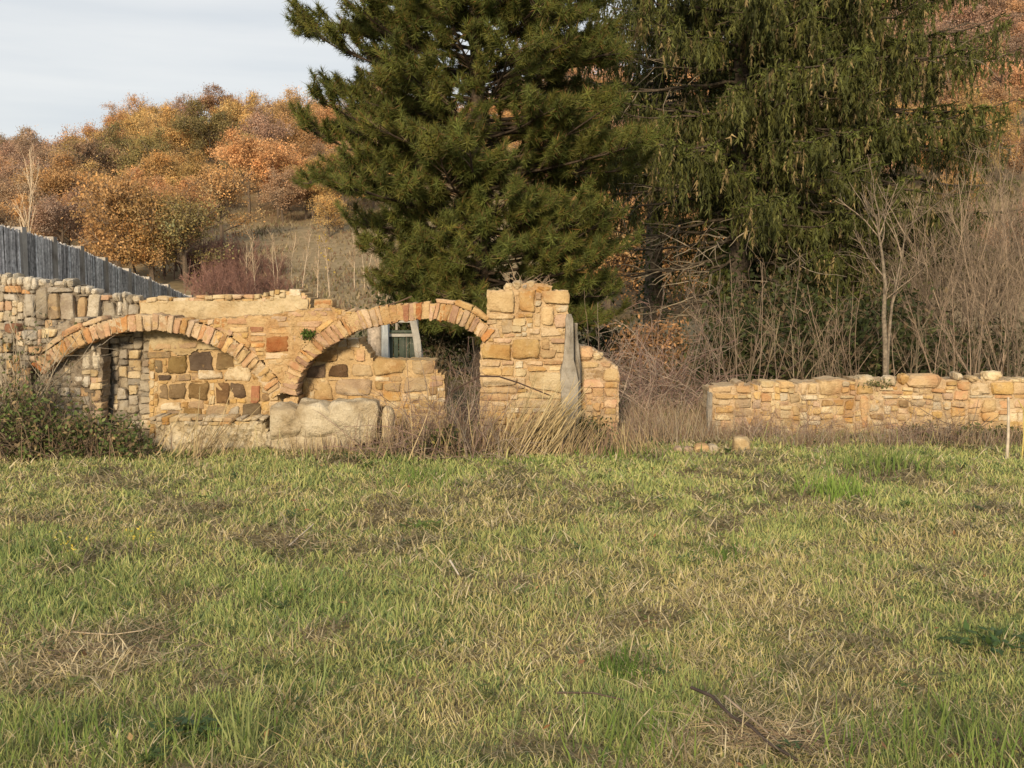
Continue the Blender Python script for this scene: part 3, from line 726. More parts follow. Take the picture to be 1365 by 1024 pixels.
# loose stones on the grass in front of the low wall
loose = [(900, 600, 926, 613, 'p', 'flat pinkish stone, leftmost of the loose stones left of the low wall'), (927, 596, 945, 612, 's', 'orange stone in the middle of the loose stones by the low wall'), (946, 597, 958, 612, 'w', 'small pale stone right of the orange loose stone'),
         (980, 587, 1002, 601, 'w', 'pale yellow block lying alone on the bank in front of the low wall'), (972, 602, 984, 612, 'w', 'small pale rubble stone at the lower left of the yellow block'), (988, 601, 1003, 613, 'w', 'pale rubble stone under the yellow block on the bank'), (1012, 606, 1022, 614, 'g', 'small grey stone, rightmost of the loose stones on the bank')]
for i, (x0, y0, x1, y1, c, lb) in enumerate(loose):
    mb = MB(); V, f = px_rock(x0, y0, x1, y1 + 6, 9.75, .09, 20 + i, sub=14, box=6, amp=.12, cuts=8); V[:, 2] += .02; mb.add(V, f)
    o = obj('loose_stone', mb, M[c], None, V.mean(0), smooth=True); tag(o, lb, 'stone', 'loose stones in front of the low wall')

# things behind the right arch: log, pale post, old green window leaf
YW = 12.2
b0 = P(500, 470, YW)
mb = MB(); pts = np.array([[b0[0], YW, z] for z in np.linspace(0, P(500, 430, YW)[2], 6)]); pts[:, 0] += R.normal(0, .006, 6)
mb.tubes(pts[None], np.full((1, 6), .08), np.array([(.40, .34, .28)]), 12)
o = obj('log_post', mb, M['bark'], None, pts[0], smooth=True); tag(o, 'thick grey log post behind the right arch', 'post')
b1 = P(512, 470, YW - .15); mb = MB(); slab([(426, 508, 517), (450, 508, 517), (480, 508.5, 517.5), (540, 508.5, 517.5)], YW - .15, .07, mb)
o = obj('pale_post', mb, M['bluepaint'], None, (b1[0], YW, 0)); tag(o, 'pale blue grey painted post beside the log behind the right arch', 'post')
wl = empty('window_leaf', (P(540, 470, YW)[0], YW, .2), 'old dark green window leaf with white frame behind the right arch', 'window')
mb = MB()
def pbox(x0, y0, x1, y1, Y, d):
    a = P(x0, y0, Y); b = P(x1, y1, Y); x_, X_, z_, Z_ = a[0], b[0], b[2], a[2]
    V = [(x_, Y, z_), (X_, Y, z_), (X_, Y, Z_), (x_, Y, Z_), (x_, Y + d, z_), (X_, Y + d, z_), (X_, Y + d, Z_), (x_, Y + d, Z_)]
    return V, [(0, 1, 2, 3), (5, 4, 7, 6), (4, 0, 3, 7), (1, 5, 6, 2), (3, 2, 6, 7), (4, 5, 1, 0)]
for k in range(5): 
    mb = MB(); mb.add(*pbox(518 + k * 7, 448, 524.2 + k * 7, 520, YW + .03, .02)); obj('board', mb, M['greenpaint'], wl)
for q_, mt in (((516.5, 424, 553, 430, YW, .05), 'whitepaint'), ((516.5, 440.5, 552, 443.5, YW + .005, .04), 'greenpaint'), ((516.5, 445, 552, 449, YW, .05), 'whitepaint'), ((537, 449.5, 540, 520, YW + .01, .04), 'greenpaint'), ((527, 430.5, 530, 440, YW, .05), 'greywood')):
    mb = MB(); mb.add(*pbox(*q_)); obj('rail', mb, M[mt], wl)
mb = MB(); slab([(424, 546, 555), (440, 548, 557), (455, 550, 560), (474, 553, 562), (520, 556, 564)], YW - .02, .06, mb); obj('jamb', mb, M['whitepaint'], wl)

# ---------------------------------------------------------------- the reed fence
A = np.array([-5.42, 12.0]); B = np.array([-6.36, 22.2])
fn = empty('reed_fence', (A[0], A[1], 0), 'grey reed screen fence on concrete posts running back behind the left wall', 'fence')
def fence_at(px):
    ts = np.linspace(-.3, 1.3, 3000); x = A[0] + (B[0] - A[0]) * ts; y = A[1] + (B[1] - A[1]) * ts
    t = ts[np.argmin(np.abs(CX + F_PX * x / y - px))]
    return np.array([A[0] + (B[0] - A[0]) * t, A[1] + (B[1] - A[1]) * t])
def fence_top(px, y): return P(px, np.interp(px, [-60, 0, 30, 72, 108, 140, 172, 197, 223, 255], [280, 298, 306, 319, 331, 346, 361, 371, 381, 396]), y)[2]
fpx = [-55, -14, 31, 72, 108, 140, 171, 198, 223, 254]
prev = None
for k, px in enumerate(fpx):
    p = fence_at(px); zt = float(fence_top(px, p[1])) + .03
    mb = MB(); hw = .058
    V = [(p[0] + sx * hw, p[1] + sy * hw, z) for z in (-.1, zt * .6, zt) for (sx, sy) in ((-1, -1), (1, -1), (1, 1), (-1, 1))]
    f = [(r * 4 + j, r * 4 + (j + 1) % 4, r * 4 + 4 + (j + 1) % 4, r * 4 + 4 + j) for r in range(2) for j in range(4)] + [(8, 9, 10, 11)]
    mb.add(V, f); obj('post', mb, M['concrete'], fn)
    if prev is not None:
        q_, zq = prev
        n = 130; t = np.linspace(.02, .98, n); mb = MB()
        bx = q_[0] + (p[0] - q_[0]) * t + R.normal(0, .008, n) + .012; by = q_[1] + (p[1] - q_[1]) * t
        top = (zq - .05) + (zt - .05 - zq + .05) * t + R.normal(0, .012, n)
        K = 4; zz = np.linspace(-.05, 1, K)
        pts = np.stack([bx[:, None] + R.normal(0, .006, (n, K)), by[:, None] + R.normal(0, .004, (n, K)), top[:, None] * zz[None]], -1)
        sh = R.uniform(.3, 1.15, n)[:, None] * np.array([[.70, .67, .65]]); sh[R.random(n) < .25] *= 1.5
        mb.tubes(pts, np.full((n, K), .0095), np.minimum(sh, .85), 4)
        obj('reed_panel', mb, M['reed'], fn)
    prev = (p, zt)

# ---------------------------------------------------------------- vegetation builders
def branch_pts(p0, d0, length, K, up=0.0, wob=.08):
    """N branches: start points, directions, lengths -> N,K,3"""
    n = len(p0); pts = np.zeros((n, K, 3)); pts[:, 0] = p0; d = unit(d0.copy()); stp = (length / (K - 1))[:, None]
    for k in range(1, K):
        d = unit(d + R.normal(0, wob, (n, 3)) + np.array([0, 0, up]))
        pts[:, k] = pts[:, k - 1] + d * stp
    return pts
def sample_on(pts, n, lo=.25, hi=1.0):
    i = R.integers(0, len(pts), n); K = pts.shape[1]
    t = R.uniform(lo, hi, n) * (K - 1.001); k = t.astype(int); f = (t - k)[:, None]
    return pts[i, k] * (1 - f) + pts[i, k + 1] * f, unit(pts[i, k + 1] - pts[i, k]), t / (K - 1)
def bare_shrub(mb, n0=26, h=2.0, spread=.45, cols=((.24, .185, .135), (.33, .26, .19)), sub=6, fine=5, r0=.011, base=.22, up=.03):
    p0 = np.stack([R.normal(0, base, n0), R.normal(0, base, n0), np.zeros(n0)], -1)
    d0 = np.stack([R.normal(0, spread, n0), R.normal(0, spread, n0), np.ones(n0)], -1)
    ln = R.uniform(.55, 1.0, n0) * h
    s1 = branch_pts(p0, d0, ln, 8, up, .07)
    cc = lambda n: np.array(cols[0]) + (np.array(cols[1]) - np.array(cols[0])) * R.random((n, 1))
    mb.tubes(s1, np.linspace(r0, r0 * .35, 8)[None] * R.uniform(.6, 1.25, (n0, 1)), cc(n0))
    n1 = n0 * sub; q_, dd, t = sample_on(s1, n1, .3, .98)
    s2 = branch_pts(q_, dd + rdirs(n1) * .75, R.uniform(.12, .36, n1) * h * (1.15 - t), 5, up, .12)
    mb.tubes(s2, np.linspace(r0 * .42, r0 * .22, 5)[None] * R.uniform(.8, 1.2, (n1, 1)), cc(n1))
    n2 = n1 * fine; q_, dd, t = sample_on(s2, n2, .2, 1.)
    s3 = branch_pts(q_, dd + rdirs(n2) * .8, R.uniform(.05, .14, n2) * h, 3, up, .15)
    mb.tubes(s3, np.linspace(r0 * .24, r0 * .16, 3)[None], cc(n2))
    return s1, s2
def leaves(mb, c, size, cols, jit=.25, flat=0.0):
    n = len(c); d = rdirs(n); d[:, 2] -= flat; d = unit(d); e = unit(np.cross(d, rdirs(n)))
    s = size * R.uniform(.6, 1.25, (n, 1))
    cols = np.asarray(cols); col = cols[R.integers(0, len(cols), n)] * R.uniform(1 - jit, 1 + jit, (n, 1))
    mb.quads(c, d * s, e * s * .62, col)

# autumn hill trees ---------------------------------------------------------------------------
BARK = (.13, .10, .075)
def decid(seed, Rr=3.1, H=7.0, nl=3200, size=.19, dens=1.0):
    global R
    R = np.random.default_rng(seed)
    tr = MB(); cr = MB()
    tk = branch_pts(np.zeros((1, 3)), np.array([[R.normal(0, .06), R.normal(0, .06), 1.]]), np.array([H * .8]), 8, .02, .05)
    tr.tubes(tk, np.linspace(.16, .05, 8)[None], np.array([BARK]), 6)
    nb = 16; q_, dd, t = sample_on(tk, nb, .3, .95)
    az = R.uniform(0, 2 * math.pi, nb); d = np.stack([np.cos(az), np.sin(az), R.uniform(.25, .9, nb)], -1)
    s1 = branch_pts(q_, d, R.uniform(.6, 1.0, nb) * Rr * (1.2 - .6 * t), 6, .05, .12)
    tr.tubes(s1, np.linspace(.06, .018, 6)[None], np.array(BARK) * R.uniform(.8, 1.4, (nb, 1)), 4)
    n2 = 90; q2, d2, _ = sample_on(s1, n2, .3, 1); s2 = branch_pts(q2, d2 + rdirs(n2) * .7, R.uniform(.5, 1.4, n2), 4, .06, .15)
    tr.tubes(s2, np.linspace(.022, .01, 4)[None], np.array(BARK) * R.uniform(.9, 1.7, (n2, 1)), 3)
    n3 = 260; q3, d3, _ = sample_on(s2, n3, .3, 1); s3 = branch_pts(q3, d3 + rdirs(n3) * .8, R.uniform(.3, .8, n3), 3, .08, .1)
    tr.tubes(s3, np.array([[.014, .011, .008]]), np.array(BARK) * R.uniform(1.2, 2.2, (n3, 1)), 3)
    # leaf clusters
    cen = np.concatenate([s2[:, -1], s2[:, 2], s1[:, -1]]); k = len(cen)
    w_ = R.uniform(.2, 1, k) ** 2; w_ /= w_.sum()
    i = R.choice(k, int(nl * dens), p=w_)
    c = cen[i] + R.normal(0, 1, (len(i), 3)) * np.array([.36, .36, .25]) * R.uniform(.6, 1.3, k)[i][:, None]
    tone = R.uniform(.62, 1.2, k)[i][:, None]; hue = R.normal(0, .09, (k, 1))[i]
    base = np.concatenate([1 + hue * .5, 1 - hue * .25 + 0 * hue, 1 - hue], 1) * tone
    n = len(c); d = rdirs(n); e = unit(np.cross(d, rdirs(n))); s = size * R.uniform(.6, 1.3, (n, 1))
    cr.quads(c, d * s, e * s * .7, base * R.uniform(.75, 1.25, (n, 1)))
    return tr, cr
protos = []
spec = [(3.1, 7.0, 12500, .078), (3.6, 7.6, 13500, .078), (2.7, 6.2, 10500, .075), (3.3, 8.2, 11500, .078), (2.9, 6.6, 7500, .076), (2.4, 7.2, 1800, .07), (2.0, 4.2, 7000, .068)]
for i, s_ in enumerate(spec):
    tr, cr = decid(100 + i, *s_)
    protos.append((tr.mesh('autumn_tree_trunk', M['bark']), cr.mesh('autumn_tree_crown', M['aut_rust'])))
R = np.random.default_rng(77)
spots = []
def hill_tree(x, y, kind, colr, s, label, group='autumn trees on the far hill'):
    z = float(terrain(x, y)) - .1
    e = empty('autumn_tree', (x, y, z), label, 'tree', group)
    e.scale = (s, s, s * random.uniform(.9, 1.12)); e.rotation_euler.z = random.uniform(0, 6.28)
    t_ = bpy.data.objects.new('trunk', protos[kind][0]); C.objects.link(t_); t_.parent = e
    c_ = bpy.data.objects.new('crown', protos[kind][1]); C.objects.link(c_); c_.parent = e
    c_.material_slots[0].link = 'OBJECT'; c_.material_slots[0].material = M['aut_' + colr]
tries = 0
trees_todo = []
counts = {'l': 0, 'm': 0, 'r': 0}
while tries < 40000 and len(spots) < 292:
    tries += 1
    px = R.uniform(-130, 1500); y = 52 + 108 * R.random() ** .8
    x = (px - CX) / F_PX * y
    zone = 'l' if px < 470 else 'm' if px < 1225 else 'r'
    if counts[zone] >= {'l': 165, 'm': 72, 'r': 60}[zone]: continue
    gz = float(terrain(x, y)); _, gpy = proj([x, y, gz])
    topy = proj([x, y, gz + 6])[1]
    if topy < -60 or gpy > 470: continue
    if 262 < px < 900 and gpy > 272: continue                       # the meadow and what the near trees hide
    if px <= 262 and y < 55: continue
    if 900 <= px < 1240 and y < 60: continue
    md = 1.7 if y < 72 else 2.4 if y < 95 else 3.1 if y < 130 else 3.4
    if zone == 'm': md *= 1.3
    if any((x - a) ** 2 + (y - b) ** 2 < md * md for a, b in spots): continue
    spots.append((x, y)); counts[zone] += 1
    right = px > 1225
    rr = R.random(); ridge = y > 142
    if right: colr = 'golden' if (160 < gpy < 330 and rr < .55) else ('pinkish' if rr < .55 else 'rust')
    elif 170 < px < 330 and 190 < gpy < 300 and y < 128: colr = 'olive' if rr < .4 else 'golden'
    elif px < 110: colr = 'brown' if rr < .35 else 'pinkish' if rr < .7 else 'orange'
    elif gpy > 300 and px < 320: colr = 'golden' if rr < .45 else 'orange'
    else: colr = 'orange' if rr < .34 else 'rust' if rr < .55 else 'golden' if rr < .74 else 'brown' if rr < .86 else 'pinkish' if rr < .93 or y > 125 else 'olive'
    kind = int(R.integers(0, 5))
    if y > 132 and R.random() < .35 and not right: kind = 5
    side = 'right of the spruces' if px > 1250 else 'behind the spruces' if px > 800 else 'behind the pine' if px > 420 else 'above the meadow' if px > 270 else 'above the reed fence' if gpy > 290 else 'left of the pine' if px > 140 else 'at the left edge'
    where = 'on the crest' if ridge else 'high up' if y > 110 else 'midway up the hill' if y > 80 else 'low down'
    nm = {'rust': 'rust brown', 'golden': 'golden yellow', 'brown': 'dull brown', 'olive': 'olive green', 'orange': 'orange', 'pinkish': 'pinkish brown'}[colr]
    pre = ('half bare ' if kind == 5 else '') + nm
    trees_todo.append((pre, where + ' ' + side, px, x, y, kind, colr, R.uniform(.72, 1.05) * float(np.interp(y, [52, 70, 95], [.55, .68, 1.]))))
ORD = ['first', 'second', 'third', 'fourth', 'fifth', 'sixth', 'seventh', 'eighth', 'ninth', 'tenth', 'eleventh', 'twelfth', 'thirteenth', 'fourteenth', 'fifteenth', 'sixteenth', 'seventeenth', 'eighteenth', 'nineteenth', 'twentieth', 'twenty first', 'twenty second', 'twenty third', 'twenty fourth', 'twenty fifth', 'twenty sixth']
for k_ in range(16):                       # the wood's lower edge above the meadow
    px = 335 + k_ * 11 + R.normal(0, 5); y = [84, 92, 100, 88][k_ % 4] + R.normal(0, 1.5); colr = ['orange', 'rust', 'golden', 'orange', 'brown'][k_ % 5]
    nm = {'rust': 'rust brown', 'golden': 'golden yellow', 'brown': 'dull brown', 'orange': 'orange'}[colr]
    trees_todo.append((nm, 'along the upper edge of the meadow', px, (px - CX) / F_PX * y, y, int(R.integers(0, 5)), colr, R.uniform(.62, .9)))
for k_, (px, y, colr) in enumerate(((800, 53, 'orange'), (838, 56, 'rust'), (868, 51, 'orange'), (902, 55, 'golden'), (938, 50, 'orange'), (972, 54, 'orange'), (1010, 56, 'rust'), (1060, 54, 'orange'), (1110, 57, 'brown'), (820, 70, 'golden'), (855, 74, 'orange'), (890, 69, 'orange'), (925, 72, 'rust'), (960, 75, 'golden'), (1000, 70, 'orange'), (770, 60, 'rust'))):
    nm = {'rust': 'rust brown', 'golden': 'golden yellow', 'brown': 'dull brown', 'orange': 'orange'}[colr]
    trees_todo.append((nm, 'glimpsed low between the conifers', px, (px - CX) / F_PX * y, y, k_ % 5, colr, .78))
for k_, (px, y, colr) in enumerate(((812, 45, 'orange'), (845, 47, 'rust'), (872, 44, 'orange'), (900, 46, 'golden'), (928, 45, 'orange'), (957, 47, 'rust'), (990, 45, 'orange'), (1025, 47, 'brown'))):
    nm = {'rust': 'rust brown', 'golden': 'golden yellow', 'brown': 'dull brown', 'orange': 'orange'}[colr]
    trees_todo.append(('low bushy ' + nm, 'at the slope foot between the conifers', px, (px - CX) / F_PX * y, y, 6, colr, 1.0))
byg = {}
for t_ in sorted(trees_todo, key=lambda q_: q_[2]): byg.setdefault((t_[0], t_[1]), []).append(t_)
for (pre, wh), ls in byg.items():
    for i, t_ in enumerate(ls):
        lb = pre + ' tree ' + wh if len(ls) == 1 else ORD[i] + ' ' + pre + ' tree from the left, ' + wh
        hill_tree(t_[3], t_[4], t_[5], t_[6], t_[7], lb, pre + ' trees ' + wh)
# low bushes at the wood's edge by the meadow
for px, py, colr, s, lb in ((205, 392, 'golden', .9, 'small yellow bush at the end of the reed fence'), (250, 396, 'olive', .9, 'olive green bush at the foot of the slope right of the fence'), (440, 318, 'golden', .55, 'small golden bush alone on the meadow'),
                            (300, 330, 'orange', 1., 'orange bush at the upper left corner of the meadow'), (160, 372, 'orange', 1.1, 'orange bush showing over the middle of the reed fence')):
    y = {318: 74, 330: 70}.get(py, 56); hill_tree((px - CX) / F_PX * y, y, 6, colr, s * 1.1, lb, 'bushes along the meadow edge')

# rough dry grass and scrub on the slope
n = 15000; yy_ = R.uniform(47, 95, n); px_ = R.uniform(255, 560, n); xx_ = (px_ - CX) / F_PX * yy_; zz_ = terrain(xx_, yy_)
kk = R.random(n) < np.clip(2.6 * (fbm(xx_ * .35, yy_ * .22, 4) - .30), .06, 1); xx_, yy_, zz_ = xx_[kk], yy_[kk], zz_[kk]; n = len(xx_)
b_ = np.stack([xx_, yy_, zz_ - .03], -1); h_ = R.uniform(.08, .38, (n, 1)) * R.uniform(.5, 1.2, (n, 1)); az_ = R.uniform(0, 3.14, n); sd_ = np.stack([np.cos(az_), np.sin(az_) * .5, 0 * az_], -1) * R.uniform(.03, .10, (n, 1))
tp_ = b_ + np.concatenate([R.normal(0, .35, (n, 2)) * h_, h_], 1)
pal = np.array([(.30, .24, .14), (.22, .165, .10), (.36, .29, .18), (.17, .15, .075), (.20, .13, .085)])
mb = MB(); mb.tris(np.stack([b_ - sd_, b_ + sd_, tp_], 1), pal[R.integers(0, 5, n)] * R.uniform(.7, 1.1, (n, 1)))
o = obj('hillside_grass', mb, M['grass']); tag(o, 'rough dry brown grass on the open slope behind the ruins', 'grass', kind='stuff')
# bare saplings on the meadow ----------------------------------------------------------------
def sapling(seed, h, col0=(.46, .37, .27), col1=(.56, .47, .36), yellow=0):
    global R
    R = np.random.default_rng(seed); mb_ = MB()
    nst = 1 + int(R.random() < .5)
    s1 = branch_pts(np.zeros((nst, 3)) + R.normal(0, .05, (nst, 3)) * [1, 1, 0], np.stack([R.normal(0, .12, nst), R.normal(0, .12, nst), np.ones(nst)], -1), np.full(nst, h), 9, .02, .06)
    mb_.tubes(s1, np.linspace(.030, .010, 9)[None], np.array([col1] * nst), 5)
    n = 20; q_, dd, t = sample_on(s1, n, .35, 1); s2 = branch_pts(q_, dd + rdirs(n) * .75 + [0, 0, .2], R.uniform(.3, .9, n) * (1.2 - t * .6), 5, .06, .1)
    mb_.tubes(s2, np.linspace(.012, .006, 5)[None], np.array(col0) * R.uniform(.8, 1.2, (n, 1)), 3)
    n = 80; q_, dd, t = sample_on(s2, n, .2, 1); s3 = branch_pts(q_, dd + rdirs(n) * .7, R.uniform(.15, .4, n), 3, .05, .1)
    mb_.tubes(s3, np.array([[.005, .004, .003]]), np.array(col0) * R.uniform(.8, 1.2, (n, 1)), 3)
    return mb_, s2
for i, (px, lb) in enumerate(((345, 'bare pale sapling at the left end of the meadow row'), (372, 'second bare sapling from the left in the meadow row'), (406, 'bare sapling just left of the yellow leafed one in the row'), (441, 'bare sapling with a few yellow leaves in the meadow row'), (474, 'forked bare sapling near the right end of the row'), (507, 'last bare sapling of the row beside the pine'), (330, 'thin bare sapling in the reddish scrub'), (390, 'slender bare sapling between the second and third of the row'), (424, 'slender bare sapling just left of the yellow leafed one'), (490, 'slender bare sapling between the forked one and the last of the row'))):
    y = 52.0 + (i * 7) % 5; x = (px - CX) / F_PX * y
    mb_, s2 = sapling(300 + i, 2.9 if i < 6 else 2.5, (.34, .26, .18), (.47, .38, .28))
    e = empty('sapling', (x, y, float(terrain(x, y))), lb, 'sapling', 'bare saplings in a row on the meadow')
    me = mb_.mesh('stem', M['bark']); o = bpy.data.objects.new('stem', me); o.parent = e; C.objects.link(o)
    if i == 3:
        lm = MB(); q_, _, _ = sample_on(s2, 60, .2, 1); leaves(lm, q_ + R.normal(0, .12, (60, 3)), .07, [(.5, .36, .07)]); o = bpy.data.objects.new('leaves', lm.mesh('leaves', M['leaf'])); o.parent = e; C.objects.link(o)
mb_, s2 = sapling(333, 3.2)
y = 24.; x = (38 - CX) / F_PX * y
e = empty('birch_sapling', (x, y, 0), 'whitish bare sapling rising behind the reed fence at the left', 'sapling')
me = mb_.mesh('stem', M['bark']); o = bpy.data.objects.new('stem', me); o.parent = e; C.objects.link(o); e.scale = (.9, .9, 1.22)
R = np.random.default_rng(88)
# the reddish scrub at the meadow's left
sm = [MB() for _ in range(2)]
for q_ in sm: bare_shrub(q_, 40, 1.5, .5, ((.16, .085, .07), (.24, .14, .11)), 6, 4, .016, .5)
sme = [q_.mesh('twigs', M['twig']) for q_ in sm]
scrub = MB()
scrub_px = np.sort(R.uniform(268, 372, 24))
for i in range(24):
    px = scrub_px[i]; y = R.uniform(50, 62); x = (px - CX) / F_PX * y
    o = bpy.data.objects.new('scrub_bush', sme[i % 2]); C.objects.link(o); o.location = (x, y, float(terrain(x, y)) - .05); s_ = R.uniform(.8, 1.35) * (1.25 if px < 320 else .7); o.scale = (s_, s_, s_); o.rotation_euler.z = R.uniform(0, 6)
    tag(o, 'reddish bare bush between the fence end and the saplings, ' + ORD[i] + ' from the left', 'bush', 'reddish scrub beside the meadow')

# ---------------------------------------------------------------- the pine
def pine(base, seed):
    global R
    R = np.random.default_rng(seed)
    tr = MB(); cr = MB()
    H = 9.2
    tk = branch_pts(np.array([base]), np.array([[-.012, 0, 1.]]), np.array([H]), 12, .02, .012)
    tr.tubes(tk, np.linspace(.14, .03, 12)[None], np.array([(.075, .056, .042)]), 9)
    clump_p, clump_d = [], []
    z = .95
    while z < 8.7:
        nb = 8 if z < 6 else 6
        a0 = R.uniform(0, 6.28)
        for k in range(nb):
            az = a0 + k * 2 * math.pi / nb + R.normal(0, .25)
            Ll = np.interp(z, [.9, 1.5, 2.1, 2.5, 3.0, 3.8, 5.5, 7.2, 8.8], [1.2, 1.4, 1.7, 2.3, 2.6, 2.4, 2.35, 1.5, .4]); Lr = np.interp(z, [.9, 1.5, 2.2, 3.0, 3.8, 5.5, 7.2, 8.8], [1.9, 2.3, 2.15, 2.2, 2.2, 2.0, 1.4, .4]); Lz = (Ll + (Lr - Ll) * (1 + math.cos(az)) / 2) * R.uniform(.66, 1.14)
            ca = math.cos(az)
            el = np.interp(z, [1, 3, 6, 9], [-.06, .05, .2, .6]) + R.normal(0, .08)
            zz = z + R.normal(0, .09)
            p0 = np.array([np.interp(zz, tk[0, :, 2], tk[0, :, 0]), base[1], zz])
            d0 = np.array([ca, math.sin(az), el])
            br = branch_pts(p0[None], d0[None], np.array([Lz]), 8, .028, .06)
            tr.tubes(br, np.linspace(.030, .008, 8)[None] * (.55 + Lz * .18), np.array([(.07, .052, .038)]), 4)
            n1 = int(7 + Lz * 6.6); q_, dd, t = sample_on(br, n1, .25, .97)
            sgn = np.where(R.random(n1) < .5, -1, 1)[:, None]; side = unit(np.cross(dd, [0, 0, 1.]))
            d1 = dd * .75 + side * sgn * R.uniform(.5, 1.0, (n1, 1)) + np.stack([np.zeros(n1), np.zeros(n1), R.uniform(.0, .45, n1)], -1)
            s1 = branch_pts(q_, d1, (R.uniform(.22, .6, n1) + .45 * (1 - t)) * (.55 + .16 * Lz), 5, .06, .06)
            tr.tubes(s1, np.linspace(.009, .005, 5)[None], np.array([(.12, .085, .055)]), 3)
            clump_p += [s1[:, -1], s1[:, 3], br[:, -1]]; clump_d += [unit(s1[:, -1] - s1[:, -2]), unit(s1[:, 3] - s1[:, 2]), unit(br[:, -1] - br[:, -2])]
            n2 = int(n1 * 1.1); q2, d2, t2 = sample_on(s1, n2, .35, .95)
            s2 = branch_pts(q2, d2 + rdirs(n2) * .6 + [0, 0, .2], R.uniform(.1, .24, n2), 3, .08, .05)
            tr.tubes(s2, np.array([[.005, .004, .004]]), np.array([(.12, .085, .05)]), 3)
            clump_p.append(s2[:, -1]); clump_d.append(unit(s2[:, -1] - s2[:, 0]))
        z += R.uniform(.18, .27)
    cp = np.concatenate(clump_p); CK = R.random(len(cp)) < min(1, 17000 / len(cp)); cp = cp[CK]; clump_d = [np.concatenate(clump_d)[CK]]; cd = unit(np.concatenate(clump_d) + np.array([0, 0, .45]))
    n = len(cp)
    return tr, cp, cd

def tuft_mesh(seed, K=84):
    rs = np.random.default_rng(seed); mb_ = MB()
    ax = np.array([0, 0, 1.])
    d = unit(ax * rs.uniform(.0, 1.05, (K, 1)) + rs.normal(0, .6, (K, 3))); Ln = rs.uniform(.075, .135, (K, 1))
    st = -ax * rs.uniform(0, .15, (K, 1)); sd = unit(np.cross(d, rs.normal(size=(K, 3)))) * .0046
    c = np.array([.070, .096, .025]) + rs.random((K, 1)) * np.array([.045, .032, .006])
    c = np.where(rs.random((K, 1)) < .06, np.array([.16, .10, .04]), c * rs.uniform(.7, 1.3, (K, 1)))
    mb_.tris(np.stack([st - sd, st + sd, st + d * Ln], 1), c)
    return mb_.mesh('needle_tuft', M['tuft'])
def tuft_crown(cp, cd, base, parent):
    n = len(cp)
    me = bpy.data.meshes.new('crown'); me.vertices.add(n); me.vertices.foreach_set('co', (cp - np.asarray(base)).astype(np.float32).ravel())
    cd = unit(cd); th = np.arccos(np.clip(cd[:, 2], -1, 1)); ph = np.arctan2(cd[:, 1], cd[:, 0])
    rot = np.stack([R.uniform(-.15, .15, n), th, ph], -1)
    at = me.attributes.new('rot', 'FLOAT_VECTOR', 'POINT'); at.data.foreach_set('vector', rot.astype(np.float32).ravel())
    at = me.attributes.new('scl', 'FLOAT', 'POINT'); at.data.foreach_set('value', R.uniform(.8, 1.25, n).astype(np.float32))
    tone = R.uniform(.6, 1.3, (n, 1)) * np.where(R.random((n, 1)) < .12, 1.3, 1); warm = R.random((n, 1)) ** 1.5
    c4 = np.concatenate([tone * (1 + .35 * warm), tone * (1 + .12 * warm), tone, np.ones((n, 1))], 1)
    at = me.attributes.new('tone', 'FLOAT_COLOR', 'POINT'); at.data.foreach_set('color', c4.astype(np.float32).ravel())
    at = me.attributes.new('pick', 'INT', 'POINT'); at.data.foreach_set('value', R.integers(0, 4, n).astype(np.int32))
    ng = bpy.data.node_groups.new('needle_tufts_on_twigs', 'GeometryNodeTree')
    ng.interface.new_socket('Geometry', in_out='INPUT', socket_type='NodeSocketGeometry'); ng.interface.new_socket('Geometry', in_out='OUTPUT', socket_type='NodeSocketGeometry')
    gi = ng.nodes.new('NodeGroupInput'); go = ng.nodes.new('NodeGroupOutput'); ip = ng.nodes.new('GeometryNodeInstanceOnPoints')
    g2 = ng.nodes.new('GeometryNodeGeometryToInstance')
    for k in range(4):
        to = bpy.data.objects.new('needle_tuft', tuft_mesh(900 + k))
        oi = ng.nodes.new('GeometryNodeObjectInfo'); oi.inputs['Object'].default_value = to
        ng.links.new(oi.outputs['Geometry'], g2.inputs[0])
    def na(nm, ty):
        q_ = ng.nodes.new('GeometryNodeInputNamedAttribute'); q_.data_type = ty; q_.inputs['Name'].default_value = nm
        return [o_ for o_ in q_.outputs if o_.enabled and o_.name == 'Attribute'][0]
    ng.links.new(gi.outputs[0], ip.inputs['Points']); ng.links.new(g2.outputs[0], ip.inputs['Instance']); ip.inputs['Pick Instance'].default_value = True
    ng.links.new(na('pick', 'INT'), ip.inputs['Instance Index'])
    ng.links.new(na('rot', 'FLOAT_VECTOR'), ip.inputs['Rotation']); ng.links.new(na('scl', 'FLOAT'), ip.inputs['Scale'])
    ng.links.new(ip.outputs[0], go.inputs[0])
    o = bpy.data.objects.new('crown', me); C.objects.link(o); o.parent = parent; o['kind'] = 'stuff'
    md = o.modifiers.new('tufts', 'NODES'); md.node_group = ng
    me.materials.append(M['tuft'])
    print('tufts', n)
    return o
m, t = newmat('pine_needle_tuft')
a1 = N(t, 'ShaderNodeAttribute', attribute_name='col'); a2 = N(t, 'ShaderNodeAttribute', attribute_name='tone', attribute_type='INSTANCER')
b_ = N(t, 'ShaderNodeBsdfPrincipled', i_Roughness=.6); b_.inputs['Specular IOR Level'].default_value = .2
cc = mixc(t, 1.0, a1.outputs['Color'], a2.outputs['Color'], 'MULTIPLY'); t.links.new(cc, b_.inputs['Base Color'])
tr_ = N(t, 'ShaderNodeBsdfTranslucent'); t.links.new(cc, tr_.inputs[0]); ms_ = N(t, 'ShaderNodeMixShader'); ms_.inputs[0].default_value = .12
t.links.new(b_.outputs[0], ms_.inputs[1]); t.links.new(tr_.outputs[0], ms_.inputs[2]); o_ = N(t, 'ShaderNodeOutputMaterial'); t.links.new(ms_.outputs[0], o_.inputs[0])
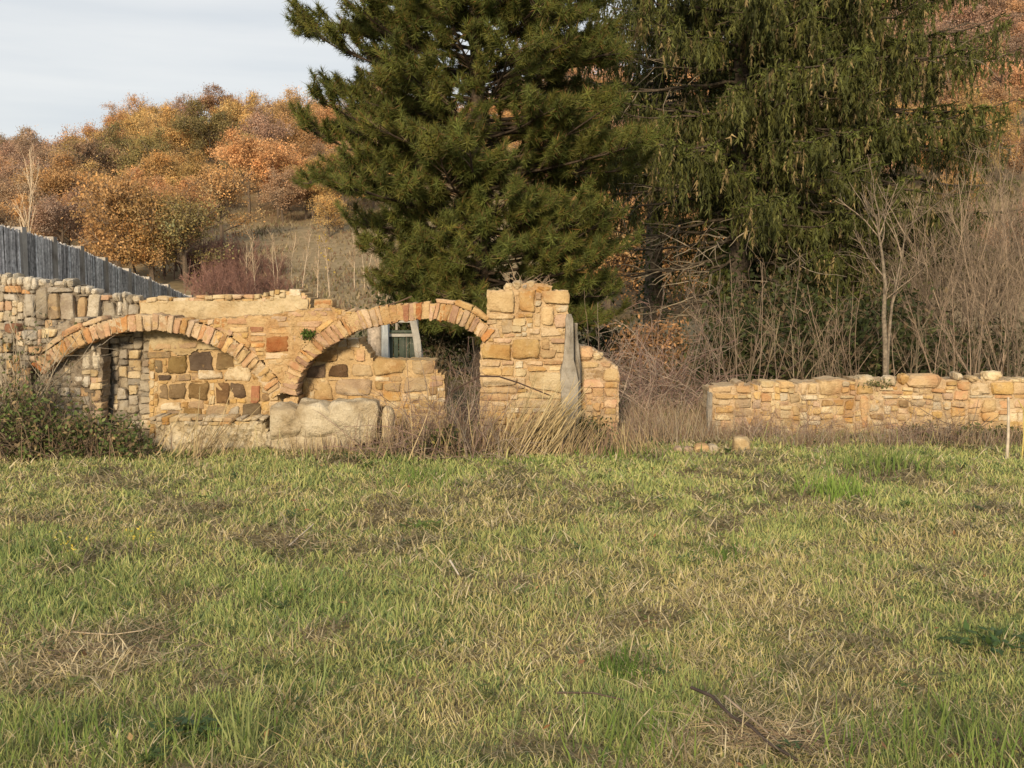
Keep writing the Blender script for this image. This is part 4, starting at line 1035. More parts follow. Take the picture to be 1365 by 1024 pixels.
M['tuft'] = m
pb = P(643, 400, 16.0); pb[2] = 0
tr, cp, cd = pine(pb, 5)
pe = empty('pine_tree', pb, 'dense dark green pine with long needle tufts behind the right arch', 'tree')
obj('trunk', tr, M['bark'], pe, smooth=True); tuft_crown(cp, cd, pb, pe)

# ---------------------------------------------------------------- the drooping spruces
IV = []
def spruce(base, seed, H=11.5, scale=1.0, zlo=.9, Lk=1.0, gap=0, barelow=False):
    global R
    R = np.random.default_rng(seed)
    tr = MB(); cr = MB(); dead = MB()
    tk = branch_pts(np.array([base]), np.array([[.01, 0, 1.]]), np.array([H]), 12, .02, .01)
    tr.tubes(tk, np.linspace(.2, .04, 12)[None], np.array([(.10, .08, .062)]), 9)
    SP_, SL_ = [], []; TP, TD = [], []
    z = zlo
    while z < min(H - .4, 7.8):
        nb = 5
        a0 = R.uniform(0, 6.28)
        for k in range(nb):
            az = a0 + k * 2 * math.pi / nb + R.normal(0, .3)
            Lz = np.interp(z, [.8, 2, 4, 6, 9, 11.5], [2.1, 2.9, 3.0, 2.6, 1.5, .3]) * R.uniform(.65, 1.12) * Lk
            el = np.interp(z, [1, 4, 9], [-.12, .02, .3]) + R.normal(0, .07)
            p0 = np.array([[np.interp(z, tk[0, :, 2], tk[0, :, 0]), base[1], z + R.normal(0, .08)]])
            n8 = 9; s = np.linspace(0, 1, n8); dh = np.array([math.cos(az), math.sin(az), 0])
            br = p0[:, None] + dh[None, None] * (s * Lz)[None, :, None] + np.array([0, 0, 1.])[None, None] * (el * Lz * s - .22 * Lz * s ** 2 + .2 * Lz * s ** 4)[None, :, None]
            br += R.normal(0, .02, br.shape) * (s[None, :, None] > .1)
            tr.tubes(br, np.linspace(.032, .007, n8)[None] * (.6 + .18 * Lz), np.array([(.085, .068, .05)]), 4)
            if R.random() < (.85 if (barelow and math.cos(az) < -.1 and z < 3.4) else gap): 
                n1 = 9; q_, dd, t = sample_on(br, n1, .2, 1); s1 = branch_pts(q_, dd + rdirs(n1) * .8 - [0, 0, .25], R.uniform(.3, .9, n1), 6, -.05, .16)
                dead.tubes(s1, np.linspace(.010, .004, 6)[None], np.array([.22, .185, .14]) * R.uniform(.6, 1.3, (n1, 1)), 3)
                continue
            n1 = int(Lz * 9); q_, dd, t = sample_on(br, n1, .10, 1.0)
            side = unit(np.cross(dd, [0, 0, 1.])) * np.where(R.random(n1) < .5, -1, 1)[:, None]
            s1 = branch_pts(q_, dd * .7 + side * R.uniform(.4, 1.1, (n1, 1)), R.uniform(.15, .6, n1) * (1.25 - .6 * t), 5, -.06, .06)
            tr.tubes(s1, np.linspace(.007, .004, 5)[None], np.array([(.13, .10, .07)]), 3)
            n2 = int(n1 * 2.6); q2, d2, t2 = sample_on(s1, n2, .1, 1)
            SP_.append(q2); SL_.append(R.uniform(.18, .75, n2) * R.uniform(.6, 1.3))
            q3, d3, _ = sample_on(br, int(Lz * 6), .25, 1); SP_.append(q3); SL_.append(R.uniform(.12, .45, len(q3)))
            n4 = int(n1 * 2.4); q4, d4, _ = sample_on(s1, n4, .1, 1); TP.append(q4); TD.append(d4)
        z += R.uniform(.19, .29) * scale
    p = np.concatenate(SP_); ln = np.concatenate(SL_); n = len(p); K = 20
    s = R.random((n, K, 1)) ** .9
    sway = R.normal(0, .05, (n, 1, 3)) * [1, 1, 0]
    st = p[:, None] + (np.array([0, 0, -1.]) * ln[:, None, None] + sway * 1.5) * s
    d = unit(R.normal(0, .36, (n, K, 3)) + np.array([0, 0, -1.0])); Ln = R.uniform(.06, .13, (n, K, 1))
    sd = unit(np.cross(d, R.normal(size=(n, K, 3)))) * .0135
    T = np.stack([st - sd, st + sd, st + d * Ln], 2).reshape(-1, 3, 3)
    tone = R.uniform(.55, 1.25, (n, 1, 1)); br_ = R.random((n, 1, 1)) < .11
    c = np.where(br_, np.array([.24, .185, .09]), np.array([.064, .075, .022]) + R.random((n, 1, 1)) * np.array([.040, .033, .006])) * tone * R.uniform(.7, 1.3, (n, K, 1))
    cr.tris(T, c.reshape(-1, 3))
    q4 = np.concatenate(TP); d4 = np.concatenate(TD); n4 = len(q4); K2 = 8
    d = unit(d4[:, None] + R.normal(0, .6, (n4, K2, 3)) + [0, 0, .25]); sd = unit(np.cross(d, R.normal(size=(n4, K2, 3)))) * .013
    st = q4[:, None] + d4[:, None] * R.uniform(-.06, .06, (n4, K2, 1)); T2 = np.stack([st - sd, st + sd, st + d * R.uniform(.05, .11, (n4, K2, 1))], 2).reshape(-1, 3, 3)
    c = (np.array([.085, .105, .027]) + R.random((n4, 1, 1)) * np.array([.05, .05, .01])) * R.uniform(.6, 1.3, (n4, K2, 1))
    cr.tris(T2, c.reshape(-1, 3))
    ni = 2600; zi = R.random(ni) * 6.5; ri = .16 + np.abs(R.normal(0, .22, ni)); ai = R.uniform(0, 6.28, ni)
    ci_ = np.stack([np.interp(zi, tk[0, :, 2], tk[0, :, 0]) + np.cos(ai) * ri, base[1] + np.sin(ai) * ri, zi], -1); IV.append(MB()); leaves(IV[-1], ci_, .05, [(.045, .065, .02), (.06, .085, .028), (.035, .05, .018)], .3, .2)
    print('spruce strands', n, 'tris', len(T) + len(T2))
    return tr, cr, dead
for px, Y, seed, lb, kw in ((985, 19.5, 31, 'tall drooping spruce with bare lower branches right behind the pine', dict(gap=.27, Lk=.92, zlo=1.2, barelow=True)), (1128, 20.8, 47, 'tall drooping spruce with hanging branchlets above the low wall', dict(gap=.13, Lk=.98)), (870, 22.5, 53, 'farther dark drooping spruce between the pine and the nearer spruces', dict(gap=.2, Lk=.7, scale=1.35, zlo=3.6))):
    b = P(px, 400, Y); b[2] = 0
    tr, cr, dead = spruce(b, seed, **kw)
    e = empty('spruce_tree', b, lb, 'tree', 'drooping spruces')
    obj('trunk', tr, M['bark'], e, smooth=True); obj('crown', cr, M['needle'], e); obj('ivy', IV[-1], M['leaf'], e)
    if dead.V: obj('dead_branches', dead, M['twig'], e)['kind'] = 'stuff'
R = np.random.default_rng(99)

# ---------------------------------------------------------------- evergreen undergrowth and bare thickets
def bush(name, px, Y, wpx, hpx_top, n, cols, size, label, group=None, dark=False, twigs=True, twcol=((.10, .075, .055), (.19, .145, .10)), flat=.2, clus=26, zb=0.):
    c0 = P(px, 500, Y); c0[2] = zb
    top = P(px, hpx_top, Y)[2]; rx = wpx / 2 / F_PX * Y
    e = empty(name, c0, label, 'bush', group)
    cen = np.stack([R.uniform(-1, 1, clus) * rx, R.uniform(-.5, .5, clus) * min(rx, 1.), R.random(clus) ** .8 * (top - zb) * .88], -1)
    cen[:, 2] *= 1 - .35 * (cen[:, 0] / rx) ** 2
    i = R.integers(0, clus, n); rr = .14 * (top - zb) + .05 * rx
    cc = cen[i] + R.normal(0, 1, (n, 3)) * rr * np.array([1, .8, .8])
    cc[:, 2] = np.abs(cc[:, 2]) + .01
    mb_ = MB(); leaves(mb_, cc + c0, size, cols, .35, flat); obj('foliage', mb_, M['leaf'], e)
    if twigs:
        mb_ = MB(); n1 = clus * 2
        p0 = np.stack([R.uniform(-.8, .8, n1) * rx, R.uniform(-.3, .3, n1), np.zeros(n1)], -1)
        tgt = cen[R.integers(0, clus, n1)] * 1.15
        s1 = branch_pts(p0, tgt - p0, np.linalg.norm(tgt - p0, axis=1) * 1.15, 7, 0.0, .12)
        mb_.tubes(s1 + c0, np.linspace(.007, .003, 7)[None], np.array(twcol[0]) + (np.array(twcol[1]) - np.array(twcol[0])) * R.random((n1, 1)))
        n2 = n1 * 4; q_, dd, _ = sample_on(s1, n2, .3, 1); s2 = branch_pts(q_, dd + rdirs(n2) * .8, R.uniform(.1, .3, n2) * (top - zb), 4, .02, .15)
        mb_.tubes(s2 + c0, np.linspace(.003, .002, 4)[None], np.array(twcol[0]) + (np.array(twcol[1]) - np.array(twcol[0])) * R.random((n2, 1)))
        obj('twigs', mb_, M['twig'], e)
    return e
DG = [(.05, .065, .022), (.07, .08, .028), (.04, .05, .02)]
for px, Y, wp, tp, n, lb in ((560, 17.5, 200, 385, 2600, 'dark evergreen bush under the left side of the pine'), (690, 18.0, 230, 350, 3600, 'dark evergreen bush behind the tall pier'), (805, 18.5, 110, 440, 1500, 'dark evergreen bush behind the broken buttress'),
                             (1010, 17.0, 150, 360, 2600, 'dark evergreen bush under the first spruce'), (1115, 23.0, 260, 300, 4200, 'dark ivy mass deep between the spruces'), (1270, 17.5, 190, 425, 2200, 'green leafy bush behind the right part of the low wall'), (1080, 15.4, 190, 405, 2300, 'dark green bush behind the middle of the low wall'), (1180, 15.8, 170, 395, 2300, 'dark green bush behind the forked sapling'), (985, 15.2, 110, 430, 1500, 'dark green bush behind the left end of the low wall')):
    bush('evergreen_bush', px, Y, wp, tp, int(n * 1.3), DG + [(.05, .065, .022), (.13, .095, .055)], .05, lb, 'dark evergreen undergrowth')
# orange-leaved shrubs glimpsed through the branches
for px, Y, wp, tp, n, lb in ((870, 15.5, 90, 425, 700, 'thin orange brown shrub behind the bramble tangle'),):
    bush('autumn_shrub', px, Y, wp, tp, n * 3, [(.40, .23, .11), (.34, .19, .09), (.28, .16, .08)], .032, lb)

# bare stems behind the low wall
tw_cols = [((.11, .085, .06), (.23, .175, .12)), ((.13, .095, .07), (.25, .19, .14)), ((.15, .12, .08), (.29, .235, .165))]
SH = []
R = np.random.default_rng(123)
for k, (n0, h, spread, sub, fine, r0) in enumerate(((11, 1.5, .22, 4, 2, .0085), (12, 1.75, .3, 4, 2, .008), (9, 1.35, .4, 5, 3, .007), (18, 3.0, .42, 8, 5, .0085))):
    mb_ = MB(); bare_shrub(mb_, n0, h, spread, tw_cols[k % 3] if k < 3 else ((.15, .115, .085), (.275, .21, .155)), sub, fine, r0, base=.3 if k < 3 else .35, up=.05); SH.append(mb_.mesh('bare_shrub', M['twig']))
def put_shrub(k, px, Y, s, label, group):
    p = P(px, 500, Y); o = bpy.data.objects.new('bare_shrub', SH[k]); C.objects.link(o)
    o.location = (p[0], Y, -.02); o.scale = (s, s, s * R.uniform(.9, 1.1)); o.rotation_euler.z = R.uniform(0, 6.28)
    tag(o, label, 'shrub', group)
row = [(960, 14.2), (1000, 13.6), (1044, 14.4), (1090, 13.4), (1140, 14.0), (1215, 14.5), (1262, 14.3), (1300, 13.7), (1338, 14.4), (1375, 13.6), (1420, 14.2)]
ordn = ['first', 'second', 'third', 'fourth', 'fifth', 'sixth', 'seventh', 'eighth', 'ninth', 'tenth', 'eleventh', 'twelfth', 'thirteenth']
for i, (px, Y) in enumerate(row):
    put_shrub(i % 3, px, Y, R.uniform(.85, 1.1), f'leafless upright shrub behind the low wall, {ordn[i]} from its left end', 'bare shrubs in the thicket behind the low wall')
for i, (px, Y, s) in enumerate(((1265, 17.5, 1.15), (1320, 16.6, 1.2), (1372, 17.6, 1.2), (1425, 17, 1.15), (1235, 16.4, .95), (1345, 19, 1.3), (1295, 19.5, 1.25))):
    put_shrub(3, px, Y, s, f'tall pinkish bare shrub right of the spruces, {ordn[i]} of the clump', 'tall bare shrubs at the right edge')
# bramble tangle between the buttress and the low wall
TB = []
for k in range(2):
    mb_ = MB(); n0 = 46
    p0 = np.stack([R.normal(0, .35, n0), R.normal(0, .25, n0), np.zeros(n0)], -1); d0 = np.stack([R.normal(0, .7, n0), R.normal(0, .5, n0), np.ones(n0)], -1)
    s1 = branch_pts(p0, d0, R.uniform(.7, 1.7, n0), 10, -.10, .12)
    s1[:, :, 2] = np.abs(s1[:, :, 2])
    cols = np.array([(.20, .13, .11), (.30, .24, .19), (.24, .17, .14)])[R.integers(0, 3, n0)]
    mb_.tubes(s1, np.linspace(.007, .003, 10)[None], cols)
    n1 = n0 * 7; q_, dd, t = sample_on(s1, n1, .2, 1); s2 = branch_pts(q_, dd + rdirs(n1) * .9, R.uniform(.1, .4, n1), 5, -.04, .2)
    mb_.tubes(s2, np.linspace(.003, .002, 5)[None], cols[R.integers(0, n0, n1)] * R.uniform(.8, 1.3, (n1, 1)))
    TB.append(mb_.mesh('bramble', M['twig']))
for i, (px, Y, s, lb) in enumerate(((840, 12.6, .8, 'grey bramble tangle just right of the broken buttress'), (880, 13.2, .95, 'middle bramble tangle between the buttress and the low wall'), (925, 13.0, .8, 'bramble tangle touching the left end of the low wall'), (800, 13.4, .9, 'bramble tangle half hidden behind the broken buttress'),
                                    (560, 11.5, .5, 'bramble tangle inside the right arch beside the window leaf'), (612, 11.6, .7, 'bramble tangle filling the right side of the right arch'), (650, 12.2, .75, 'bramble tangle behind the pier seen through the right arch'),
                                    (590, 9.62, .66, 'dry bramble heap in front of the right arch'), (545, 9.62, .5, 'dry bramble heap between the boulder and the right arch'), (640, 9.6, .55, 'dry bramble heap against the foot of the pier'), (860, 10.5, .4, 'low bramble tangle on the bank left of the low wall'), (1010, 10.55, .36, 'low bramble tangle against the left part of the low wall'), (1090, 10.6, .38, 'low bramble tangle against the middle of the low wall'), (1200, 10.5, .38, 'low bramble tangle under the big orange capstone'), (1270, 10.6, .34, 'low bramble tangle near the right end of the low wall'),
                                    (20, 9.6, .42, 'bramble tangle at the left edge in front of the arch foot'), (100, 9.6, .36, 'bramble tangle under the left arch'))):
    p = P(px, 500, Y); o = bpy.data.objects.new('bramble', TB[i % 2]); C.objects.link(o); o.location = (p[0], Y, float(terrain(p[0], Y)) - .02); o.scale = (s, s * .8, s); o.rotation_euler.z = R.uniform(0, 6.28)
    tag(o, lb, 'bramble', 'bramble tangles among the ruins')
# the forked pale sapling behind the low wall
mb_ = MB(); b = P(1180, 500, 13.0); b[2] = 0
s1 = np.stack([P([1181, 1180, 1178, 1180, 1176, 1172, 1168], [520, 460, 420, 380, 340, 315, 290], 13.0), P([1181, 1184, 1187, 1190, 1196, 1204, 1208], [520, 462, 425, 400, 370, 330, 300], 13.05)]); s1[:, 0, 2] = 0
mb_.tubes(s1, np.array([[.034, .03, .026, .021, .016, .011, .007], [.022, .02, .017, .014, .011, .008, .005]]), np.array([(.20, .165, .125)] * 2), 7)
n = 22; q_, dd, t = sample_on(s1, n, .3, 1); s2 = branch_pts(q_, dd + rdirs(n) * .7, R.uniform(.25, .8, n), 6, .05, .1); mb_.tubes(s2, np.linspace(.009, .003, 6)[None], np.array([.24, .19, .14]) * R.uniform(.7, 1.2, (n, 1)), 4)
n = 90; q_, dd, t = sample_on(s2, n, .2, 1); s3 = branch_pts(q_, dd + rdirs(n) * .7, R.uniform(.1, .35, n), 4, .05, .1); mb_.tubes(s3, np.linspace(.004, .002, 4)[None], np.array([.23, .18, .135]) * R.uniform(.7, 1.2, (n, 1)), 3)
o = obj('forked_sapling', mb_, M['bark'], None, b, smooth=True); tag(o, 'pale forked bare sapling standing behind the middle of the low wall', 'sapling')

# left bushes in front of the arch, weeds, ivy on the wall
LB = [(.12, .165, .05), (.16, .19, .07), (.09, .125, .04), (.13, .175, .05), (.28, .21, .11), (.18, .13, .075)]
bush('leafy_bush', 15, 9.45, 130, 505, 2000, LB, .024, 'leafy green and brown bush at the left edge in front of the wall', clus=40)
bush('leafy_bush', 118, 9.5, 150, 556, 2300, LB, .024, 'low dark green bush under the left arch', clus=34)
bush('leafy_bush', 22, 9.85, 90, 415, 600, [(.16, .15, .08), (.12, .13, .06)], .02, 'thin grey green twiggy shrub over the left foot of the arch', clus=34, twcol=((.20, .17, .13), (.30, .26, .2)))
bush('leafy_bush', 575, 9.55, 110, 565, 450, [(.09, .12, .03), (.06, .08, .03), (.2, .17, .06)], .022, 'small green bush at the foot of the dry bramble heap', clus=18)
bush('leafy_bush', 790, 10.0, 60, 545, 350, [(.09, .11, .04), (.07, .08, .03)], .022, 'small green bush at the foot of the broken buttress', clus=14)
bush('leafy_bush', 1290, 10.6, 150, 572, 700, [(.09, .12, .035), (.12, .13, .05), (.16, .12, .07)], .022, 'low green bush in front of the right end of the low wall', clus=22)
mb = MB(); c = P(R.normal(410, 5.5, 160), R.normal(446, 3.2, 160), YF - .02 - R.random(160) * .05); leaves(mb, c, .016, [(.06, .10, .02), (.09, .13, .03)])
o = obj('wall_plant', mb, M['leaf'], None, P(410, 447, YF - .02)); tag(o, 'small green plant growing from the bricks between the two arches', 'plant')
mb = MB(); c = P(R.normal(1172, 9, 160), R.normal(511, 3, 160), YR - .03 - R.random(160) * .05); leaves(mb, c, .014, [(.10, .12, .04), (.2, .17, .08)])
o = obj('wall_plant', mb, M['leaf'], None, P(1172, 512, YR - .02)); tag(o, 'small dry plant on top of the middle of the low wall', 'plant')
mb = MB(); p0 = P(R.uniform(675, 735, 30), np.full(30, 380), YF + .1); s1 = branch_pts(p0, np.stack([R.normal(0, 1, 30), R.normal(0, .4, 30), np.ones(30) * .6], -1), R.uniform(.06, .22, 30), 5, .0, .15)
mb.tubes(s1, np.linspace(.003, .0015, 5)[None], np.array([.34, .25, .17]) * R.uniform(.6, 1.3, (30, 1)))
o = obj('dry_twigs', mb, M['twig'], None, P(705, 380, YF + .1)); tag(o, 'few dry twigs growing on top of the tall pier', 'twigs')
stick('dry_twig', P([507, 520, 535, 549], [411, 406, 401, 395], YF + .1), .008, (.12, .08, .06), 'thin dark stick poking up from the crown of the right arch', 'stick')
pts = P([600, 640, 665, 690, 715, 735], [523, 501.5, 502, 510, 520, 528], 9.72); stick('bramble_cane', pts, .009, (.07, .045, .035), 'dark bramble cane arching across the foot of the pier', 'cane')

# ---------------------------------------------------------------- dry stalks in front of the walls (each clump a thing)
def stalks(px, py, n, length, lean, spread, cols, label, Y=None, w=.0042, group=None):
    b = P(px, py, 9.52) if Y is None else P(px, py, Y); b[2] = float(terrain(b[0], b[1])) - .01
    p0 = b + np.stack([R.normal(0, spread, n), R.normal(0, spread * .5, n), np.zeros(n)], -1)
    d0 = np.stack([R.normal(lean, .22, n), R.normal(0, .2, n), np.ones(n)], -1)
    s = branch_pts(p0, d0, R.uniform(.5, 1.1, n) * length, 6, -.03 if length < .6 else -.005, .04); w = w * (1.35 if length > .6 else 1)
    s[:, :, 2] = np.maximum(s[:, :, 2], .01)
    mb_ = MB(); cols = np.asarray(cols); cc = cols[R.integers(0, len(cols), n)] * R.uniform(.75, 1.2, (n, 1))
    mb_.tubes(s, np.linspace(w, w * .4, 6)[None] * R.uniform(.7, 1.2, (n, 1)), cc)
    o = obj('dry_grass_clump' if length > .21 else 'dead_weeds', mb_, M['grass'], None, b); tag(o, label, 'dry grass', group, 'stuff' if length < .21 else None)
ST = [(.52, .42, .24), (.44, .34, .19), (.36, .27, .16)]; BR = [(.26, .18, .12), (.32, .24, .16), (.22, .15, .11)]
for a in ((700, 597, 110, .72, .75, .10, [(.66, .55, .33), (.56, .45, .26), (.48, .38, .2)], 'straw coloured grass clump leaning right in front of the pier'), (680, 597, 90, .5, .3, .14, ST, 'upright straw grass clump left of the leaning one'), (745, 600, 90, .42, .5, .12, ST, 'shorter straw grass clump at the right foot of the pier'),
          (600, 600, 130, .46, .15, .25, BR + BR + ST, 'dry grass clump under the bramble heap'), (525, 603, 90, .38, 0.1, .16, BR + ST, 'dry grass clump right of the boulder'), (440, 606, 110, .2, 0, .25, BR + ST, 'short dry grass in front of the boulder'),
          (845, 596, 70, .32, -.2, .15, ST + BR, 'dry grass clump right of the broken buttress'), (300, 606, 40, .26, .3, .22, ST, 'thin dry stalks in front of the plinth'), (255, 606, 26, .62, .45, .15, ST, 'tall dry stalks leaning right under the left arch'), (150, 606, 90, .3, 0, .35, BR, 'brown dry stalks at the foot of the low dark bush'), (40, 606, 90, .35, .1, .3, BR, 'brown dry stalks at the left edge'),
          (780, 602, 70, .25, .1, .2, BR + ST, 'dry brown grass under the broken buttress')):
    stalks(*a, group='dry grass clumps along the ruins')
for i, px in enumerate(range(880, 1420, 45)):
    stalks(px, 598, 130, .20, R.normal(0, .2), .22, BR + [(.34, .29, .23)] + ([ST[0]] if i % 3 == 0 else []), f'greyish dead weeds in front of the low wall, {ordn[i]} from its left end', Y=R.uniform(10.1, 10.75), w=.0028, group='dead weeds along the low wall')
for px, Y, lb in ((838, 10.3, 'dead brown weeds at the right foot of the broken buttress'), (872, 11.2, 'dead brown weeds in the middle of the gap between the walls'), (905, 10.6, 'dead brown weeds behind the flat loose stones'), (850, 11.8, 'dead brown weeds deep in the gap beside the bramble'), (925, 11.6, 'dead brown weeds by the left end of the low wall')):
    stalks(px, 598, 170, .34, R.normal(0, .25), .30, BR + [(.34, .29, .23), (.42, .34, .22)], lb, Y=Y, w=.003, group='dead weeds in the gap between the walls')
a = G(1362, 612); stick('dry_reed', [a, a + [.01, 0, .2], a + [.0, 0, .42], a + [-.05, 0, .5]], .007, (.52, .42, .14), 'yellow dry reed stem right of the pale stake', 'stem')

# ---------------------------------------------------------------- the field: grass, hay, weeds, sticks
R = np.random.default_rng(2024)
patches = {'bare': [(950, 609, 75, 9), (560, 690, 70, 9), (870, 665, 60, 9), (240, 690, 60, 10), (480, 850, 50, 12), (900, 830, 60, 12), (590, 880, 60, 12), (1240, 770, 55, 10), (310, 930, 45, 14), (720, 960, 50, 14), (390, 727, 48, 20), (1025, 653, 42, 11), (750, 672, 46, 16), (965, 690, 30, 12), (690, 636, 80, 9), (140, 640, 70, 10), (1310, 800, 45, 14), (640, 770, 40, 10), (1150, 870, 45, 16), (1150, 680, 26, 9), (760, 738, 34, 10), (540, 745, 50, 10), (60, 690, 50, 10), (1300, 690, 60, 8)],
           'hay': [(120, 880, 120, 34), (20, 905, 60, 30), (1010, 985, 95, 36), (930, 1005, 60, 25), (820, 890, 40, 14)],
           'straw': [(700, 692, 90, 22), (440, 975, 90, 34), (950, 870, 100, 34), (1150, 905, 90, 40), (1280, 720, 140, 34), (230, 815, 60, 14), (700, 860, 170, 60), (1000, 790, 200, 40), (560, 950, 100, 40)],
           'lush': [(1110, 640, 36, 22), (1190, 615, 45, 14), (90, 800, 150, 50), (830, 890, 36, 18), (130, 975, 200, 50), (1250, 985, 150, 40), (400, 800, 120, 40), (820, 610, 60, 14), (960, 735, 50, 14), (560, 620, 60, 14), (20, 750, 90, 40), (850, 960, 60, 40), (1330, 860, 60, 20)]}
def infl(kind, px, py):
    r = np.zeros(px.shape)
    for (a, b, ra, rb) in patches[kind]: r = np.maximum(r, np.exp(-(((px - a) / ra) ** 2 + ((py - b) / rb) ** 2) ** 1.3))
    return r
def field_points(n, ylo=2.6, yhi=11.8, power=.35):
    u = R.random(n); y = (ylo ** power + u * (yhi ** power - ylo ** power)) ** (1 / power)
    x = R.uniform(-1, 1, n) * (.52 * y + .9)
    return x, y
def blades(n, kind):
    x, y = field_points(n)
    z = terrain(x, y); px, py = proj(np.stack([x, y, z], -1))
    wob = fbm(x * 2.6, y * 2.6, 4) - .5; wo2 = fbm(x * 2.9 + 91, y * 2.9 + 13, 4) - .5
    b, h, s, l = (infl(k, px + wob * 190, py + wo2 * 75) for k in ('bare', 'hay', 'straw', 'lush'))
    b = b * np.clip(.25 + 1.9 * (fbm(x * 5 + 33, y * 4 + 8, 3) - .22), 0, 1)
    n1 = fbm(x * .9 + 7, y * .9 + 3, 4); n2 = fbm(x * 4.5 + 70, y * 3.2 + 31, 2); tuf = fbm(x * 11 + 3, y * 8 + 61, 2); b = np.maximum(b, np.clip((fbm(x * 2.6 + 11, y * 2.6 + 57, 3) - .64) * 7, 0, .7))
    lum = .55 * n1 + .45 * n2
    if kind == 'green':
        keep = R.random(n) < np.clip((.36 + 1.9 * (lum - .34) + 1.5 * (tuf - .45)) + l * .6 - b * 1.25 - h * .95 - s * .45, .03, 1) * np.where(y > 10.2, .75, 1)
        hgt = (.018 + .042 * R.random(n) ** 1.8) * (.6 + .8 * n2) * (1 + .4 * l) * (1 - .3 * s)
        hgt *= np.where(R.random(n) < .02, 2.0, 1)
        pal = np.array([(.32, .36, .122), (.39, .41, .15), (.25, .305, .105), (.48, .465, .195), (.205, .265, .11)])
        col = pal[R.integers(0, 5, n)] * (.8 + .45 * n1)[:, None]
        col = col * (1 - .2 * l)[:, None] + np.array([-.01, .015, .0]) * l[:, None]
        lean = np.where(R.random(n) < .4, 2.6, .9); wd = .0021
    elif kind == 'straw':
        keep = R.random(n) < np.clip(.15 + 1.3 * (.55 - lum) + .9 * (.5 - tuf) + .6 * s + .25 * h - .3 * l - b * .3, .05, 1)
        hgt = (.02 + .05 * R.random(n) ** 1.5) * (.8 + .5 * n2)
        pal = np.array([(.60, .51, .25), (.50, .42, .20), (.66, .58, .33), (.47, .43, .18), (.52, .48, .20)])
        col = pal[R.integers(0, 5, n)] * R.uniform(.7, 1.1, n)[:, None]
        lean = np.where(R.random(n) < .5, 2.8, 1.0); wd = .0020
    else:   # fallen dead stems
        keep = R.random(n) < np.clip(.12 + .6 * (.5 - lum) + .5 * (.5 - tuf) + 1.2 * h + 1.0 * b + .12 * s, .02, 1)
        hgt = .03 + .09 * R.random(n) ** 1.7
        pal = np.array([(.45, .38, .24), (.33, .27, .16), (.62, .54, .36), (.24, .19, .12), (.52, .43, .26)])
        col = pal[R.integers(0, 5, n)] * np.where(b > .45, .6, 1.)[:, None]
        lean = np.full(n, 5.0); wd = .0021
    x, y, z, hgt, col, lean = x[keep], y[keep], z[keep], hgt[keep], col[keep], lean[keep]; n = len(x)
    az = R.uniform(0, 2 * math.pi, n); d = np.stack([np.cos(az), np.sin(az)], -1) * (lean * R.uniform(.1, 1, n))[:, None]
    dirv = unit(np.concatenate([d, np.ones((n, 1))], 1))
    base = np.stack([x, y, z - .004], -1)
    if kind == 'fallen': base[:, 2] += R.uniform(.004, .035, n)
    yaw = R.uniform(0, math.pi, n); side = np.stack([np.cos(yaw), np.sin(yaw) * .6, np.zeros(n)], -1)
    wv = (wd * R.uniform(.7, 1.4, n) * np.maximum(1, y / 3.4))[:, None] * side
    bend = np.concatenate([d * .35, np.zeros((n, 1))], 1)
    mid = base + dirv * (hgt * .55)[:, None]
    tip = mid + unit(dirv + bend * R.uniform(.2, 1.8, (n, 1)) - [0, 0, .12]) * (hgt * .5)[:, None]
    tip[:, 2] = np.maximum(tip[:, 2], z + .004)
    V = np.stack([base - wv, base + wv, mid + wv * .75, mid - wv * .75, tip], 1)
    idx = np.arange(n * 5).reshape(n, 5)
    mb_ = MB(); cb = col[:, None, :] * np.array([.8, .8, .95, .95, 1.1])[None, :, None]
    mb_.add(V.reshape(-1, 3), idx[:, [0, 1, 2, 3]], cb.reshape(-1, 3)); mb_.Fa.append(idx[:, [3, 2, 4]])
    print(kind, n)
    return mb_
o = obj('grass', blades(440000, 'green'), M['grass']); tag(o, 'green meadow grass covering the field in front of the ruins', 'grass', kind='stuff')
o = obj('straw_grass', blades(270000, 'straw'), M['grass']); tag(o, 'straw coloured dry grass mixed through the field', 'grass', kind='stuff')
o = obj('fallen_stems', blades(185000, 'fallen'), M['grass']); tag(o, 'fallen dead stems and hay lying on the field', 'hay', kind='stuff')
# broad leaved clover and weeds low in the grass
n = 70000; x, y = field_points(n); z = terrain(x, y); px, py = proj(np.stack([x, y, z], -1)); l = infl('lush', px, py)
k = R.random(n) < np.clip(1.4 * (fbm(x * 1.7 + 20, y * 1.7 + 9) - .42) + .25 * l, 0, 1)
c = np.stack([x, y, z + R.uniform(.008, .04, n)], -1)[k]; mb = MB()
d = rdirs(len(c)); d[:, 2] *= .35; d = unit(d); e = unit(np.cross(d, np.array([0, 0, 1.]) + R.normal(0, .35, (len(c), 3)))); s = (.008 * R.uniform(.6, 1.5, len(c)) * np.maximum(1, c[:, 1] / 6))[:, None]
pal = np.array([(.13, .18, .045), (.09, .135, .035), (.2, .21, .07), (.26, .235, .08)]); mb.quads(c, d * s, e * s * .7, pal[R.integers(0, 4, len(c))])
o = obj('clover', mb, M['leaf']); tag(o, 'small broad leaved weeds low among the field grass', 'weeds', kind='stuff')

